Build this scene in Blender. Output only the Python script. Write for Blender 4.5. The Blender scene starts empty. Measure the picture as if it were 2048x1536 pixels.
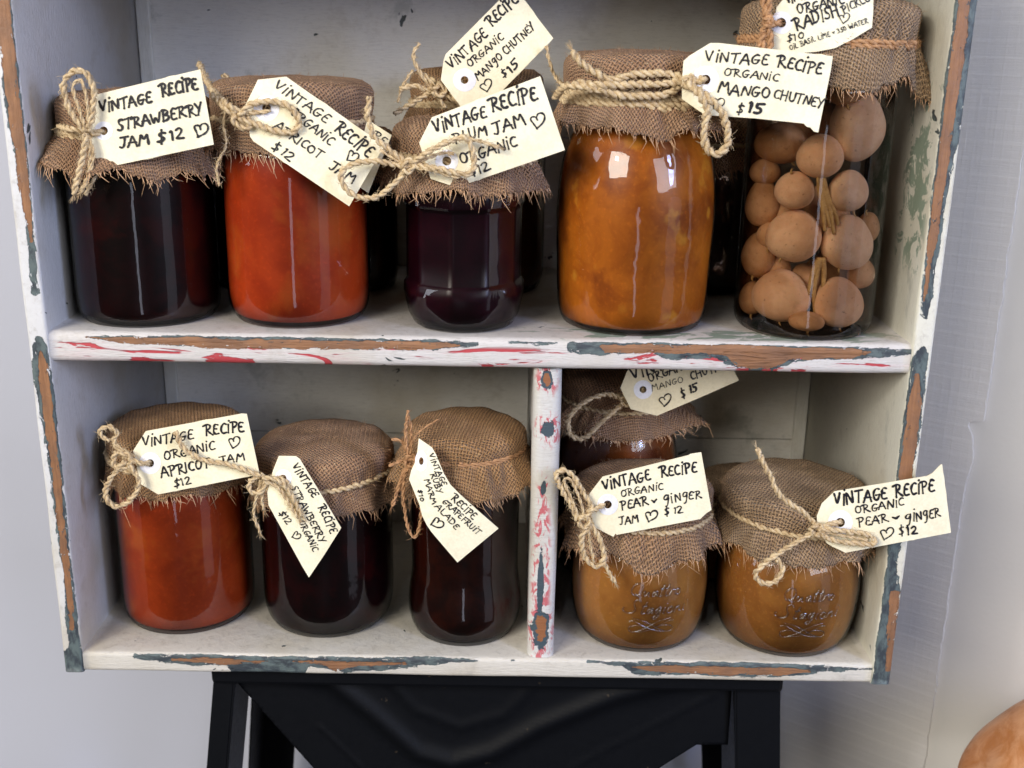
import bpy, bmesh, math, random
from mathutils import Vector, Matrix, noise, geometry
random.seed(7)
C = bpy.context.scene
COL = C.collection
# ------------------------------------------------------------------ camera, world, lamps, exposure
CX, CY, CZ = .0183481, -.6600418, .3928942
PITCH, YAW, ROLL, FPX = .29914397, .00178395, .01649782, 2273.116
cp, sp, cyw, syw = math.cos(PITCH), math.sin(PITCH), math.cos(YAW), math.sin(YAW)
FW = Vector((syw*cp, cyw*cp, -sp)); R0 = Vector((cyw, -syw, 0)); U0 = R0.cross(FW)
RT = math.cos(ROLL)*R0 + math.sin(ROLL)*U0
UP = -math.sin(ROLL)*R0 + math.cos(ROLL)*U0
CPOS = Vector((CX, CY, CZ))
cam = bpy.data.cameras.new('camera'); camo = bpy.data.objects.new('camera', cam); COL.objects.link(camo)
m = Matrix((RT, UP, -FW)).transposed().to_4x4(); m.translation = CPOS
camo.matrix_world = m
cam.sensor_width = 36; cam.lens = FPX/2048*36; cam.clip_start = .01; cam.clip_end = 50
cam.dof.use_dof = True; cam.dof.focus_distance = .70; cam.dof.aperture_fstop = 9
C.camera = camo
def at(px, py, Y):
    """point of the scene at depth Y behind the cabinet's front that is seen at photo pixel px,py"""
    d = FW + RT*((px-1024)/FPX) - UP*((py-768)/FPX)
    return CPOS + d*((Y-CY)/d.y)
w = bpy.data.worlds.new('World'); C.world = w; w.use_nodes = True
w.node_tree.nodes['Background'].inputs[0].default_value = (.78, .75, .72, 1)
w.node_tree.nodes['Background'].inputs[1].default_value = .05
def lamp(name, loc, tgt, sx, sy, power, col, spread=180):
    l = bpy.data.lights.new(name, 'AREA'); l.shape = 'RECTANGLE'; l.size = sx; l.size_y = sy
    l.energy = power; l.color = col; l.spread = math.radians(spread)
    o = bpy.data.objects.new(name, l); COL.objects.link(o); o.location = loc
    o.rotation_euler = (Vector(tgt)-Vector(loc)).to_track_quat('-Z', 'Y').to_euler()
    return o
lamp('window_light_left', (-1.6, -2.3, 1.45), (0, .1, .2), 1.5, 1.2, 84, (1, .93, .81))
lamp('window_light_right', (1.9, -2.3, 1.15), (0, .1, .2), 1.6, 1.4, 42, (.93, .94, 1))
lamp('fill_light_left_side', (-2.4, -.6, 1.0), (.2, .1, .2), 1.0, 1.2, 18, (.85, .90, 1))  # unseen fill lamp, turned up to brighten the right-hand wall
lamp("door_light", (-.03, -3.0, -.52), (0, 0, .1), .20, 1.35, 2.2, (.80, .84, 1))
lamp('lit_floor_right', (2.1, -1.7, -.55), (0, 0, .1), .8, 1.5, 1.7, (.84, .86, 1))
for i in (0, 1):                                    # the panes of the small window on the right
    for j in (0, 1, 2):
        lamp('window_pane_light', (1.22+.17*i, -1.12-.20*i, .58+.23*j), (.1, 0, .25), .20, .19, 2.0, (.36, .50, 1))
lamp('ceiling_spot', (-.95, -1.15, 1.05), (0, 0, .2), .085, .085, 3.2, (1, .97, .92))
lamp('ceiling_spot', (-.18, -1.5, 1.95), (0, 0, .2), .07, .05, 1.2, (.9, .95, 1))
C.view_settings.view_transform = 'Standard'; C.view_settings.look = 'None'
C.view_settings.exposure = 0.04; C.view_settings.gamma = 1
C.cycles.max_bounces = 10; C.cycles.transparent_max_bounces = 16
C.cycles.caustics_reflective = False; C.cycles.caustics_refractive = False

# ------------------------------------------------------------------ node helpers
class NT:
    def __init__(s, name):
        s.m = bpy.data.materials.new(name); s.m.use_nodes = True; s.t = s.m.node_tree
        s.n = s.t.nodes; s.l = s.t.links; s.b = s.n['Principled BSDF']; s.out = s.n['Material Output']
    def new(s, t): return s.n.new(t)
    def put(s, sock, v):
        if isinstance(v, bpy.types.NodeSocket): s.l.new(v, sock)
        elif isinstance(v, (tuple, list)) and len(v) == 3 and sock.type == 'RGBA': sock.default_value = (*v, 1)
        else: sock.default_value = v
    def math(s, op, a, b=0., c=0., clamp=False):
        n = s.new('ShaderNodeMath'); n.operation = op; n.use_clamp = clamp
        s.put(n.inputs[0], a); s.put(n.inputs[1], b); s.put(n.inputs[2], c); return n.outputs[0]
    def add(s, a, b): return s.math('ADD', a, b)
    def sub(s, a, b): return s.math('SUBTRACT', a, b)
    def mul(s, a, b): return s.math('MULTIPLY', a, b)
    def vmul(s, v, k):
        n = s.new('ShaderNodeVectorMath'); n.operation = 'MULTIPLY'; s.put(n.inputs[0], v); n.inputs[1].default_value = k
        return n.outputs[0]
    def sstep(s, v, lo, hi):
        n = s.new('ShaderNodeMapRange'); n.interpolation_type = 'SMOOTHSTEP'
        s.put(n.inputs[0], v); s.put(n.inputs[1], lo); s.put(n.inputs[2], hi); return n.outputs[0]
    def noise(s, vec, scale, detail=3, rough=.55, dist=0.):
        n = s.new('ShaderNodeTexNoise'); s.put(n.inputs['Vector'], vec); n.inputs['Scale'].default_value = scale
        n.inputs['Detail'].default_value = detail; n.inputs['Roughness'].default_value = rough
        n.inputs['Distortion'].default_value = dist; return n.outputs[0]
    def mix(s, f, a, b):
        n = s.new('ShaderNodeMix'); n.data_type = 'RGBA'; s.put(n.inputs[0], f); s.put(n.inputs[6], a); s.put(n.inputs[7], b)
        return n.outputs[2]
    def mixs(s, f, a, b):
        n = s.new('ShaderNodeMixShader'); s.put(n.inputs[0], f); s.l.new(a, n.inputs[1]); s.l.new(b, n.inputs[2]); return n.outputs[0]
    def obj(s):
        n = s.new('ShaderNodeTexCoord'); return n.outputs['Object']
    def uv(s):
        n = s.new('ShaderNodeTexCoord'); return n.outputs['UV']
    def sep(s, v):
        n = s.new('ShaderNodeSeparateXYZ'); s.put(n.inputs[0], v); return n.outputs
    def comb(s, x, y, z):
        n = s.new('ShaderNodeCombineXYZ'); s.put(n.inputs[0], x); s.put(n.inputs[1], y); s.put(n.inputs[2], z); return n.outputs[0]
    def curve(s, x, pts):
        """piecewise linear y(x); pts = [(u, px)], values stored scaled to 0..1 over -60..+20 photo pixels"""
        n = s.new('ShaderNodeFloatCurve'); s.put(n.inputs[1], x); c = n.mapping.curves[0]
        while len(c.points) > 2: c.points.remove(c.points[0])
        P = [(u, (v+60)/80) for u, v in pts]
        c.points[0].location = P[0]; c.points[1].location = P[-1]
        for p in P[1:-1]: c.points.new(*p)
        for p in c.points: p.handle_type = 'VECTOR'
        n.mapping.update()
        return s.mul(s.sub(s.mul(n.outputs[0], 80.), 60.), .00036)
    def bump(s, h, strength=.5, dist=.001, normal=None):
        n = s.new('ShaderNodeBump'); n.inputs['Strength'].default_value = strength; n.inputs['Distance'].default_value = dist
        s.put(n.inputs['Height'], h)
        if normal: s.l.new(normal, n.inputs['Normal'])
        return n.outputs[0]
    def set(s, **k):
        for a, v in k.items(): s.put(s.b.inputs[a.replace('_', ' ')], v)

WOOD, TEAL, RED = (.36, .165, .072), (.060, .088, .108), (.50, .022, .035)
WHITE = (.70, .69, .675)
def band(t, u, v, hi, lo, n, amp):
    a = t.sub(t.curve(u, hi), v); b = t.sub(v, t.curve(u, lo))
    return t.add(t.math('MINIMUM', a, b), t.mul(t.sub(n, .5), amp))
def closed(segs):
    """segs: list of segments, each [(u, hi, lo), ...]; between segments the band is shut"""
    H, L = [(0, -60)], [(0, 20)]
    for sg in segs:
        H.append((sg[0][0]-.004, -60)); L.append((sg[0][0]-.004, 20))
        for u, h, l in sg: H.append((u, h)); L.append((u, l))
        H.append((sg[-1][0]+.004, -60)); L.append((sg[-1][0]+.004, 20))
    if segs[-1][-1][0] < .97: H.append((1, -60)); L.append((1, 20))
    else: H, L = H[:-1], L[:-1]
    if segs[0][0][0] <= .004: H, L = H[2:], L[2:]
    return H, L
def paint(name, axis='x', kind='plain', wood=None, teal=None, tint=WHITE, red=0, specks=.5, green=0, ells=None, grain=(3, 3, 30)):
    t = NT(name); P = t.obj(); x, y, z = t.sep(P)
    # base coat: brushed, faintly stained
    n1 = t.noise(P, 9, 4); n2 = t.noise(t.vmul(P, grain), 28, 4, .6); n3 = t.noise(P, 140, 3, .6)
    stain = t.sstep(n1, .48, .72)
    col = t.mix(t.mul(stain, .6), tint, (.50, .43, .29))
    col = t.mix(t.mul(t.sstep(n2, .5, .8), .35), col, (.50, .50, .49))
    gr = t.noise(t.vmul(P, grain), 60, 6, .75, .4); col = t.mix(t.mul(t.sstep(gr, .50, .70), .38), col, (.33, .30, .26))
    gc = t.noise(P, 30, 6, .75); col = t.mix(t.mul(t.sstep(gc, .52, .68), .30), col, (.42, .37, .30))
    h = t.add(t.mul(n2, .45), t.add(t.mul(gr, .4), t.mul(n3, .18)))
    # small knocks through the coat
    sp_ = t.noise(P, 46, 3, .65, .6); msp = t.sstep(sp_, .720-.03*specks, .735-.03*specks)
    rub = t.noise(t.vmul(P, (1.2, 1, 1) if axis == 'x' else (1, 1, .5)), 17, 5, .7); mrub = t.mul(t.sstep(rub, .60, .70), .5)
    col = t.mix(mrub, col, (.36, .37, .33)); col = t.mix(msp, col, (.07, .085, .085))
    h = t.sub(h, t.mul(msp, .8))
    rgh = .5
    if green:
        g = t.noise(t.vmul(P, (1, 1, 1)) if axis != 'x' else t.vmul(P, (.4, 1, 1)), 75, 4, .7, .8)
        if axis == 'z':
            d = t.math('MAXIMUM', t.math('ABSOLUTE', t.mul(t.sub(z, .315), 1/.052)), t.math('ABSOLUTE', t.mul(t.sub(y, .028), 1/.022)))
        else:
            d = t.math('MAXIMUM', t.math('ABSOLUTE', t.mul(t.sub(x, .14), 1/.11)), t.math('ABSOLUTE', t.mul(t.sub(y, .017), 1/.012)))
        gm = t.mul(t.sstep(t.add(t.sub(g, .50), t.mul(t.sub(1, d), .12)), .03, .07), t.sstep(d, 1.3, .8))
        col = t.mix(t.mul(gm, .8), col, (.17, .25, .18))
    if kind != 'plain':
        if axis == 'x':
            u = t.mul(t.add(x, .26), 1/.52)
            top = .2174 if kind == 'mid' else 0.
            v = t.add(y, t.sub(z, top))
            nv = t.comb(t.mul(x, .45), v, 0.)
        else:
            u = t.mul(t.add(z, .02), 1/.44)
            v = t.sub(y, t.sub(t.math('ABSOLUTE', x), .26))
            nv = t.comb(v, t.mul(z, .45), t.mul(x, .02))
        nA = t.noise(nv, 170, 6, .70, .3); nB = t.noise(nv, 120, 6, .72, .6)
        if red:
            if axis == 'x':
                rn = t.noise(t.comb(t.mul(x, .16), t.mul(v, 1.5), 0.), 95, 4, .6, 1.)
                zone = t.mul(t.sstep(v, -.0035, -.006), t.sstep(t.add(u, t.mul(n1, .02)), .01, .03))
                rm = t.mul(t.sstep(rn, .555, .58), zone)
                pk = t.mul(t.sstep(rn, .46, .60), zone)
            col = t.mix(t.mul(pk, .45), col, (.72, .50, .52)); col = t.mix(t.mul(rm, .92), col, RED)
            h = t.sub(h, t.mul(rm, .8))
        isl = t.mul(t.sstep(t.noise(nv, 420, 4, .7, .5), .60, .66), .0022)
        H, L = closed(teal); mt = t.sstep(t.sub(band(t, u, v, H, L, nA, .0085), t.add(isl, .0007)), -.0001, .0002)
        H, L = closed(wood); mw = t.sstep(t.sub(band(t, u, v, H, L, nB, .0070), t.mul(isl, 1.1)), -.0001, .0002)
        tl = t.mix(t.sstep(nA, .4, .62), (.045, .055, .066), (.12, .155, .155))
        wn = t.noise(t.comb(t.mul(x, 5. if axis == 'x' else 60.), t.mul(y, 60.), t.mul(z, 60. if axis == 'x' else 5.)), 7, 5, .65)
        wd = t.mix(wn, t.mix(t.sstep(t.noise(P, 60, 3), .4, .65), (.46, .225, .105), (.34, .18, .10)), (.13, .060, .032))
        col = t.mix(mt, col, tl); col = t.mix(mw, col, wd)
        h = t.sub(h, t.add(t.mul(mt, 1.3), t.mul(mw, 1.6))); h = t.add(h, t.mul(t.mul(wn, mw), .5))
    if ells:
        dn = t.noise(P, 170, 3, .6); rn = t.noise(t.vmul(P, (1, 1, .5)), 210, 4, .65, .8)
        mt = mw = mr = 0.
        for (ez, ex, a, b, hasw, rr) in ells:
            d = t.math('SQRT', t.add(t.math('POWER', t.mul(t.sub(z, ez), 1/b), 2.), t.math('POWER', t.mul(t.sub(x, ex), 1/a), 2.)))
            d = t.add(d, t.mul(t.sub(dn, .5), 1.5))
            mt = t.math('MAXIMUM', mt, t.sstep(d, 1.05, .95))
            if hasw: mw = t.math('MAXIMUM', mw, t.sstep(d, .66, .58))
            if rr:
                rz = t.sstep(d, rr, rr*.6); mr = t.math('MAXIMUM', mr, t.mul(rz, t.sstep(rn, .49, .56)))
        col = t.mix(t.mul(mr, .85), col, (.55, .06, .085)); col = t.mix(mt, col, TEAL)
        if not isinstance(mw, float): col = t.mix(mw, col, (.30, .12, .05))
        h = t.sub(h, mt)
    t.set(Base_Color=col, Roughness=rgh, Normal=t.bump(h, .7, .0013)); t.b.inputs['Specular IOR Level'].default_value = .4
    return t.m

def burlap(name, c1, c2, scale=1.):
    t = NT(name); U = t.uv(); P = t.obj()
    wob = t.noise(U, 160, 2); x, y, z = t.sep(U)
    k = 2*math.pi/.0021*scale
    sx = t.math('SINE', t.add(t.mul(x, k), t.mul(wob, 3.5))); sy = t.math('SINE', t.add(t.mul(y, k), t.mul(t.noise(U, 190, 2), 3.5)))
    sx2 = t.math('SINE', t.mul(x, k/2)); sy2 = t.math('SINE', t.mul(y, k/2))
    over = t.mul(sx2, sy2)
    threads = t.math('MAXIMUM', t.mul(t.add(sx, 1), t.sstep(over, -.6, .4)), t.mul(t.add(sy, 1), t.sstep(over, .6, -.4)))
    hole = t.mul(t.sstep(sx, -.3, -.85), t.sstep(sy, -.3, -.85))
    fib = t.noise(t.comb(t.mul(x, 1.), t.mul(y, 1.), 0.), 900, 3, .7)
    big = t.noise(P, 60, 3)
    col = t.mix(t.sstep(t.add(t.mul(fib, .6), t.mul(big, .4)), .36, .64), c2, c1)
    col = t.mix(t.mul(t.sstep(threads, 1.1, .1), .72), col, tuple(a*.25 for a in c2))  # shade between the threads mixed into the colour
    col = t.mix(t.mul(hole, .7), col, (.012, .008, .006))  # gaps of the weave only painted dark, the cloth stays closed
    fz = t.sstep(t.noise(t.comb(t.mul(x, .35), y, 0.), 700, 2, .6, 1.5), .62, .70)
    col = t.mix(t.mul(fz, .55), col, tuple(min(1, a*1.7) for a in c1))
    h = t.add(threads, t.mul(fib, .6))
    t.set(Base_Color=col, Roughness=.92, Normal=t.bump(h, 1., .0010)); t.b.inputs['Specular IOR Level'].default_value = .15
    t.b.inputs['Sheen Weight'].default_value = .12
    return t.m
def fibre(name, c1, c2):
    t = NT(name); P = t.obj()
    n = t.noise(P, 260, 4, .7); f = t.noise(t.vmul(P, (1, 1, 1)), 1500, 2, .6)
    t.set(Base_Color=t.mix(t.sstep(t.add(t.mul(n, .6), t.mul(f, .4)), .38, .62), c2, c1), Roughness=.75, Normal=t.bump(f, .6, .0004))
    t.b.inputs['Specular IOR Level'].default_value = .3
    return t.m
def plainmat(name, col, rough=.5, metal=0., bumps=None):
    t = NT(name); P = t.obj()
    c = t.mix(t.sstep(t.add(t.mul(t.noise(P, 45, 5, .7), .7), t.mul(t.noise(P, 600, 2), .3)), .35, .62), tuple(a*b for a, b in zip(col, (.95, .94, .90))), tuple(min(1, a*1.1) for a in col))
    t.set(Base_Color=c, Roughness=rough, Metallic=metal)
    if bumps: t.set(Normal=t.bump(t.noise(P, bumps[0], 4), bumps[1], .001))
    return t.m
def jam(name, cols, sss=0., rad=(.02, .006, .002), scale=60, rough=.35, coat=.0, thr=(.35, .65)):
    t = NT(name); P = t.obj()
    n = t.noise(P, scale, 4, .6, .5); n2 = t.noise(P, scale*.45, 4, .6, .3); n3 = t.noise(P, 420, 3, .65)
    c = t.mix(t.sstep(n, *thr), cols[0], cols[1])
    if len(cols) > 2: c = t.mix(t.mul(t.sstep(n2, .52, .66), .85), c, cols[2])
    if len(cols) > 3: c = t.mix(t.mul(t.sstep(t.noise(P, scale*1.3, 3, .5, .2), .60, .70), .9), c, cols[3])
    c = t.mix(t.mul(t.sstep(n3, .5, .8), .22), c, tuple(min(1, a*2.2) for a in cols[1]))
    t.set(Base_Color=c, Roughness=rough)
    if sss:
        t.b.inputs['Subsurface Weight'].default_value = sss; t.b.inputs['Subsurface Radius'].default_value = rad
        t.b.inputs['Subsurface Scale'].default_value = 1.
    t.b.inputs['Specular IOR Level'].default_value = .2
    return t.m
def glassmat(name, tint=(1, 1, 1), lo=.05, hi=.9, rough=.03, wav=.15):
    t = NT(name); t.n.remove(t.b); P = t.obj()
    tr = t.new('ShaderNodeBsdfTransparent'); tr.inputs[0].default_value = (*tint, 1)
    gl = t.new('ShaderNodeBsdfGlossy'); gl.inputs['Roughness'].default_value = rough
    nb = t.bump(t.noise(P, 55, 2, .5), wav, .001); t.l.new(nb, gl.inputs['Normal'])
    lw = t.new('ShaderNodeFresnel'); lw.inputs[0].default_value = 1.5; t.l.new(nb, lw.inputs['Normal'])
    f = t.math('MULTIPLY_ADD', lw.outputs[0], hi, lo-.055)
    f = t.math('MAXIMUM', f, lo)
    t.l.new(t.mixs(f, tr.outputs[0], gl.outputs[0]), t.out.inputs[0])
    return t.m

# ------------------------------------------------------------------ mesh helpers
class MB:
    def __init__(s): s.v = []; s.f = []; s.uv = None; s.mi = []
    def quadgrid(s, rows, closed=False):
        b = len(s.v); n = len(rows[0])
        for r in rows: s.v.extend(r)
        for i in range(len(rows)-1):
            for j in range(n if closed else n-1):
                k = (j+1) % n
                s.f.append((b+i*n+j, b+i*n+k, b+(i+1)*n+k, b+(i+1)*n+j))
        return b
    def tube(s, pts, rad, sides=6, caps=True):
        fr = frames(pts); rows = []
        for i, (p, (a, b_)) in enumerate(zip(pts, fr)):
            r = rad[i] if isinstance(rad, (list, tuple)) else rad
            rows.append([p + a*(r*math.cos(2*math.pi*k/sides)) + b_*(r*math.sin(2*math.pi*k/sides)) for k in range(sides)])
        b0 = s.quadgrid(rows, True)
        if caps:
            s.f.append(tuple(b0+k for k in range(sides))[::-1]); e = b0+(len(rows)-1)*sides
            s.f.append(tuple(e+k for k in range(sides)))
    def box(s, x0, x1, y0, y1, z0, z1):
        b = len(s.v)
        s.v += [Vector((x, y, z)) for z in (z0, z1) for y in (y0, y1) for x in (x0, x1)]
        for q in ((0, 2, 3, 1), (4, 5, 7, 6), (0, 1, 5, 4), (2, 6, 7, 3), (0, 4, 6, 2), (1, 3, 7, 5)): s.f.append(tuple(b+i for i in q))
    def obj(s, name, mat, parent=None, smooth=True, bevel=0, solid=0, sharp=None):
        me = bpy.data.meshes.new(name); me.from_pydata([tuple(p) for p in s.v], [], s.f); me.update()
        if s.uv:
            ul = me.uv_layers.new(name='UVMap')
            for lp in me.loops: ul.data[lp.index].uv = s.uv[lp.vertex_index]
        o = bpy.data.objects.new(name, me); COL.objects.link(o)
        if mat: me.materials.append(mat)
        if parent: o.parent = parent
        if smooth: me.polygons.foreach_set('use_smooth', [True]*len(me.polygons))
        if solid:
            md = o.modifiers.new('thick', 'SOLIDIFY'); md.thickness = solid; md.offset = -1
        if bevel:
            md = o.modifiers.new('bevel', 'BEVEL'); md.width = bevel; md.segments = 2; md.limit_method = 'ANGLE'
        return o
def frames(pts):
    out = []; n = len(pts); ref = None
    for i in range(n):
        t = (pts[min(i+1, n-1)]-pts[max(i-1, 0)])
        if t.length < 1e-9: t = Vector((0, 0, 1))
        t.normalize()
        if ref is None:
            ref = t.cross(Vector((0, 0, 1)) if abs(t.z) < .9 else Vector((1, 0, 0))).normalized()
        else:
            ref = ref - t*ref.dot(t)
            ref = ref.normalized() if ref.length > 1e-6 else t.orthogonal().normalized()
        out.append((ref.copy(), t.cross(ref)))
    return out
def catmull(P, step):
    Q = [P[0]+(P[0]-P[1])]+list(P)+[P[-1]+(P[-1]-P[-2])]; out = []
    for i in range(1, len(Q)-2):
        a, b, c, d = Q[i-1:i+3]; n = max(2, int((c-b).length/step))
        for k in range(n):
            t = k/n
            out.append(.5*((2*b)+(c-a)*t+(2*a-5*b+4*c-d)*t*t+(-a+3*b-3*c+d)*t**3))
    out.append(P[-1].copy()); return out
def twine(mb, pts, r=.0011, plies=2, pitch=.0105, fuzz=1., fray=0):
    P = catmull(pts, .0011)
    for p in P: p += Vector([random.gauss(0, 1) for _ in range(3)])*r*.12
    fr = frames(P); ph = random.random()*6.28; L = 0; rows = [[] for _ in range(plies)]; S = [0]
    for i in range(1, len(P)): S.append(S[-1]+(P[i]-P[i-1]).length)
    for q in range(plies):
        pts_ = []; rr = []
        for i, p in enumerate(P):
            a = ph+2*math.pi*(S[i]/pitch+q/plies); u, v_ = fr[i]
            thick = 1+.38*noise.noise(Vector((S[i]*210, q*7, ph)))
            pts_.append(p+(u*math.cos(a)+v_*math.sin(a))*r*.55*thick); rr.append(r*.66*thick)
        mb.tube(pts_, rr, 6)
    n = int(S[-1]*1300*fuzz)
    for _ in range(n):
        i = random.randrange(len(P)-1); u, v_ = fr[i]; t = (P[i+1]-P[i]).normalized(); a = random.random()*6.28
        d = (u*math.cos(a)+v_*math.sin(a)); b0 = P[i]+d*r*.9
        l = random.uniform(.0012, .0045)
        e = b0+(d*.7+t*random.choice((-1, 1))*random.uniform(.3, 1.4)).normalized()*l
        hair(mb, b0, (b0+e)/2+d*.0004, e, .00014)
    if fray:
        for k in range(fray):
            p = P[-1]; t = (P[-1]-P[-4]).normalized(); s = Vector([random.gauss(0, 1) for _ in range(3)])*.28
            e = p+(t+s).normalized()*random.uniform(.003, .0065)
            hair(mb, p-t*.003, p+t*.001+s*.001, e, .0002)
def hair(mb, a, b, c, r):
    mb.tube([a, b, c], [r, r*.8, r*.25], 3, False)
def empty(name, loc, **k):
    o = bpy.data.objects.new(name, None); COL.objects.link(o); o.location = loc; o.empty_display_size = .02
    for a, v in k.items(): o[a] = v
    return o
def reparent(root, *ch):
    for c in ch: c.parent = root; c.matrix_parent_inverse = Matrix.Translation(-root.location)

# ------------------------------------------------------------------ walls behind (setting)
def struct(o): o['kind'] = 'structure'; return o
def wallmat(name, col, emb=0., lines=0., stain=.2):
    t = NT(name); P = t.obj(); x, y, z = t.sep(P)
    n = t.noise(P, 5, 4); c = t.mix(t.mul(t.sstep(n, .4, .7), stain), col, tuple(a*.82 for a in col))
    h = t.mul(t.noise(P, 260, 3), .4)
    if lines:
        s = t.add(t.mul(x, .84), t.mul(y, -.60))
        zz = t.add(z, t.mul(t.noise(P, 6, 2), .004))
        w1 = t.sstep(t.math('SINE', t.mul(t.add(zz, t.mul(t.noise(t.comb(0., 0., t.mul(z, 1.)), 55, 2), .012)), 520.)), .55, 1.)
        w2 = t.sstep(t.math('SINE', t.mul(s, 900.)), .5, 1.)
        f = t.noise(t.comb(t.mul(s, 12.), 0., t.mul(z, 300.)), 3, 3, .7)
        g = t.noise(t.comb(t.mul(s, 300.), 0., t.mul(z, 12.)), 3, 3, .7)
        h = t.add(h, t.add(t.mul(w1, .22), t.add(t.mul(w2, .12), t.add(t.mul(f, .9), t.mul(g, .6)))))
        c = t.mix(t.mul(t.sstep(f, .45, .75), .16), c, tuple(min(1, a*1.25) for a in col))
        c = t.mix(t.mul(w1, .10), c, tuple(min(1, a*1.35) for a in col))
    t.set(Base_Color=c, Roughness=.75, Normal=t.bump(h, .35, .001)); return t.m
mb = MB(); mb.box(-1.6, .30, .262, .30, -.9, 1.2)
struct(mb.obj('wall', wallmat('plaster', (.55, .57, .67)), smooth=False))
# embossed wallpaper on the wall that turns towards us on the right, its edge torn
def hit(px, py, P0, D):
    d = FW + RT*((px-1024)/FPX) - UP*((py-768)/FPX); n = Vector((-D[1], D[0], 0))
    k = (Vector((*P0, 0))-CPOS).dot(n)/d.dot(n); return CPOS+d*k
P0 = Vector((.275, .262)); D = Vector((.80, -.60)).normalized()
side = wallmat('embossed_wallpaper', (.70, .68, .66), lines=1.)
e = hit(1990, 700, P0, D); L = (Vector((e.x, e.y))-P0).length
def slab(name, s0, s1, mat, edge=None, zz=(-.9, 1.2), off=0., th=.004, o0=P0, dd=None, seg=60):
    dd = dd or D; nn = Vector((dd.y, -dd.x)) if dd.y < 0 else Vector((dd.y, -dd.x))
    mb = MB(); fr, bk = [], []
    for i in range(seg+1):
        z = zz[0]+(zz[1]-zz[0])*i/seg; s1_ = s1+(edge(z) if edge else 0)
        a, b = o0+dd*s0, o0+dd*s1_
        q = nn*off; q2 = nn*(off-th)
        mb.v += [Vector((a.x+q.x, a.y+q.y, z)), Vector((b.x+q.x, b.y+q.y, z)), Vector((b.x+q2.x, b.y+q2.y, z)), Vector((a.x+q2.x, a.y+q2.y, z))]
        if i:
            k = 4*i
            for j in range(4): mb.f.append((k-4+j, k-4+(j+1) % 4, k+(j+1) % 4, k+j))
    return mb.obj(name, mat, smooth=False)
def torn(z):
    r = .0015*noise.noise(Vector((0, 0, z*60)))+.0008*noise.noise(Vector((3, 0, z*260)))
    j = hit(1966, 845, P0, D).z
    return r+(.0 if z > j else -.0075-.004*math.exp(-((z-j+.004)/.006)**2)+.003*math.exp(-((z-j+.03)/.02)**2))
base = struct(slab('side_wall', -.02, .7, wallmat('side_plaster', (.68, .665, .64)), zz=(-.9, 1.2)))
w1 = slab('wallpaper_strip', .0, L, side, edge=torn, off=.0022, th=.0018, zz=(-.6, .9), seg=500)
w1['label'] = 'embossed grey wallpaper strip with a torn edge right of the cabinet'; w1['category'] = 'wallpaper'

# ------------------------------------------------------------------ cabinet
cab = empty('cabinet', (0, .1123, -.0145), label='distressed white painted wooden cabinet with chipped edges holding the jam jars', category='cabinet')
DEP = .2246
mid_wood = [[(.04, -3, -5), (.08, -3, -12), (.2, -3, -22), (.3, -4, -20), (.45, -2, -18), (.478, -8, -11)],
            [(.637, -5, -8), (.645, -4, -19), (.74, 0, -15), (.785, 1, -20), (.80, 1, -39), (.84, 1, -40), (.86, -2, -25), (.93, -3, -22), (.955, -8, -11)]]
mid_teal = [[(.035, -1, -6), (.1, 1, -11), (.16, 4, -21), (.3, 4, -20), (.45, 3, -20), (.50, -2, -12)], [(.53, 1, -3), (.56, 3, -8), (.59, 2, -2)],
            [(.60, 5, -20), (.635, 4, -25), (.70, 5, -18), (.715, 4, -30), (.77, 4, -26), (.80, 4, -44), (.845, 3, -44), (.87, 2, -28), (.94, 2, -25), (.98, 0, -19)]]
bot_wood = [[(.11, -8, -11), (.17, -6, -19), (.235, -8, -13)], [(.265, -9, -12), (.30, -7, -15), (.32, -7, -28), (.345, -8, -18), (.41, -8, -13)],
            [(.695, -9, -12), (.75, -6, -22), (.82, -7, -24), (.88, -8, -24), (.925, -12, -17)]]
bot_teal = [[(.062, 2, -8), (.075, 3, -14), (.14, 4, -24), (.18, 4, -22), (.19, 3, -42), (.28, 2, -44), (.285, 2, -20), (.33, 4, -33), (.38, 3, -28), (.42, 9, -18), (.45, 6, -14), (.50, 2, -6)],
            [(.54, 4, -1), (.55, 3, -4)], [(.635, 4, -4), (.68, 3, -10), (.70, 2, -30), (.76, 5, -26), (.84, 6, -30), (.90, 3, -28), (.94, 1, -16), (.985, -3, -12)]]
L_wood = [[(.08, -8, -16), (.14, -5, -17), (.30, -4, -18), (.49, -4, -24), (.515, -10, -18)], [(.66, -5, -12), (.75, -3, -20), (.9, -3, -26), (.98, -1, -27)]]
L_teal = [[(.0, 9, -46), (.045, 8, -40), (.055, 2, -24), (.09, 3, -24), (.16, 2, -20), (.30, 3, -22), (.42, 5, -28), (.46, 5, -33), (.52, 0, -30), (.535, -12, -20)],
          [(.59, -6, -20), (.65, -2, -18), (.70, -1, -16), (.78, 3, -22), (.86, 3, -32), (.90, 3, -26), (.98, 3, -44)]]
R_wood = [[(.035, -22, -34), (.10, -18, -34), (.17, -14, -30)], [(.14, -2, -8), (.25, -2, -13)], [(.27, -2, -24), (.33, -1, -26), (.45, -4, -28), (.50, -10, -16)],
          [(.60, -6, -10), (.68, -3, -18), (.84, -3, -22), (.92, -2, -24), (1., -2, -22)]]
R_wood = [R_wood[0], R_wood[2], R_wood[3]]
R_teal = [[(.0, 3, -44), (.06, 2, -36), (.17, 2, -32), (.22, 2, -20), (.27, 4, -28), (.36, 5, -29), (.44, 6, -32), (.52, 2, -30), (.54, -10, -24)],
          [(.575, -10, -22), (.60, -2, -24), (.72, 3, -25), (.80, 4, -32), (.90, 6, -40), (1., 5, -44)]]
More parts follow.
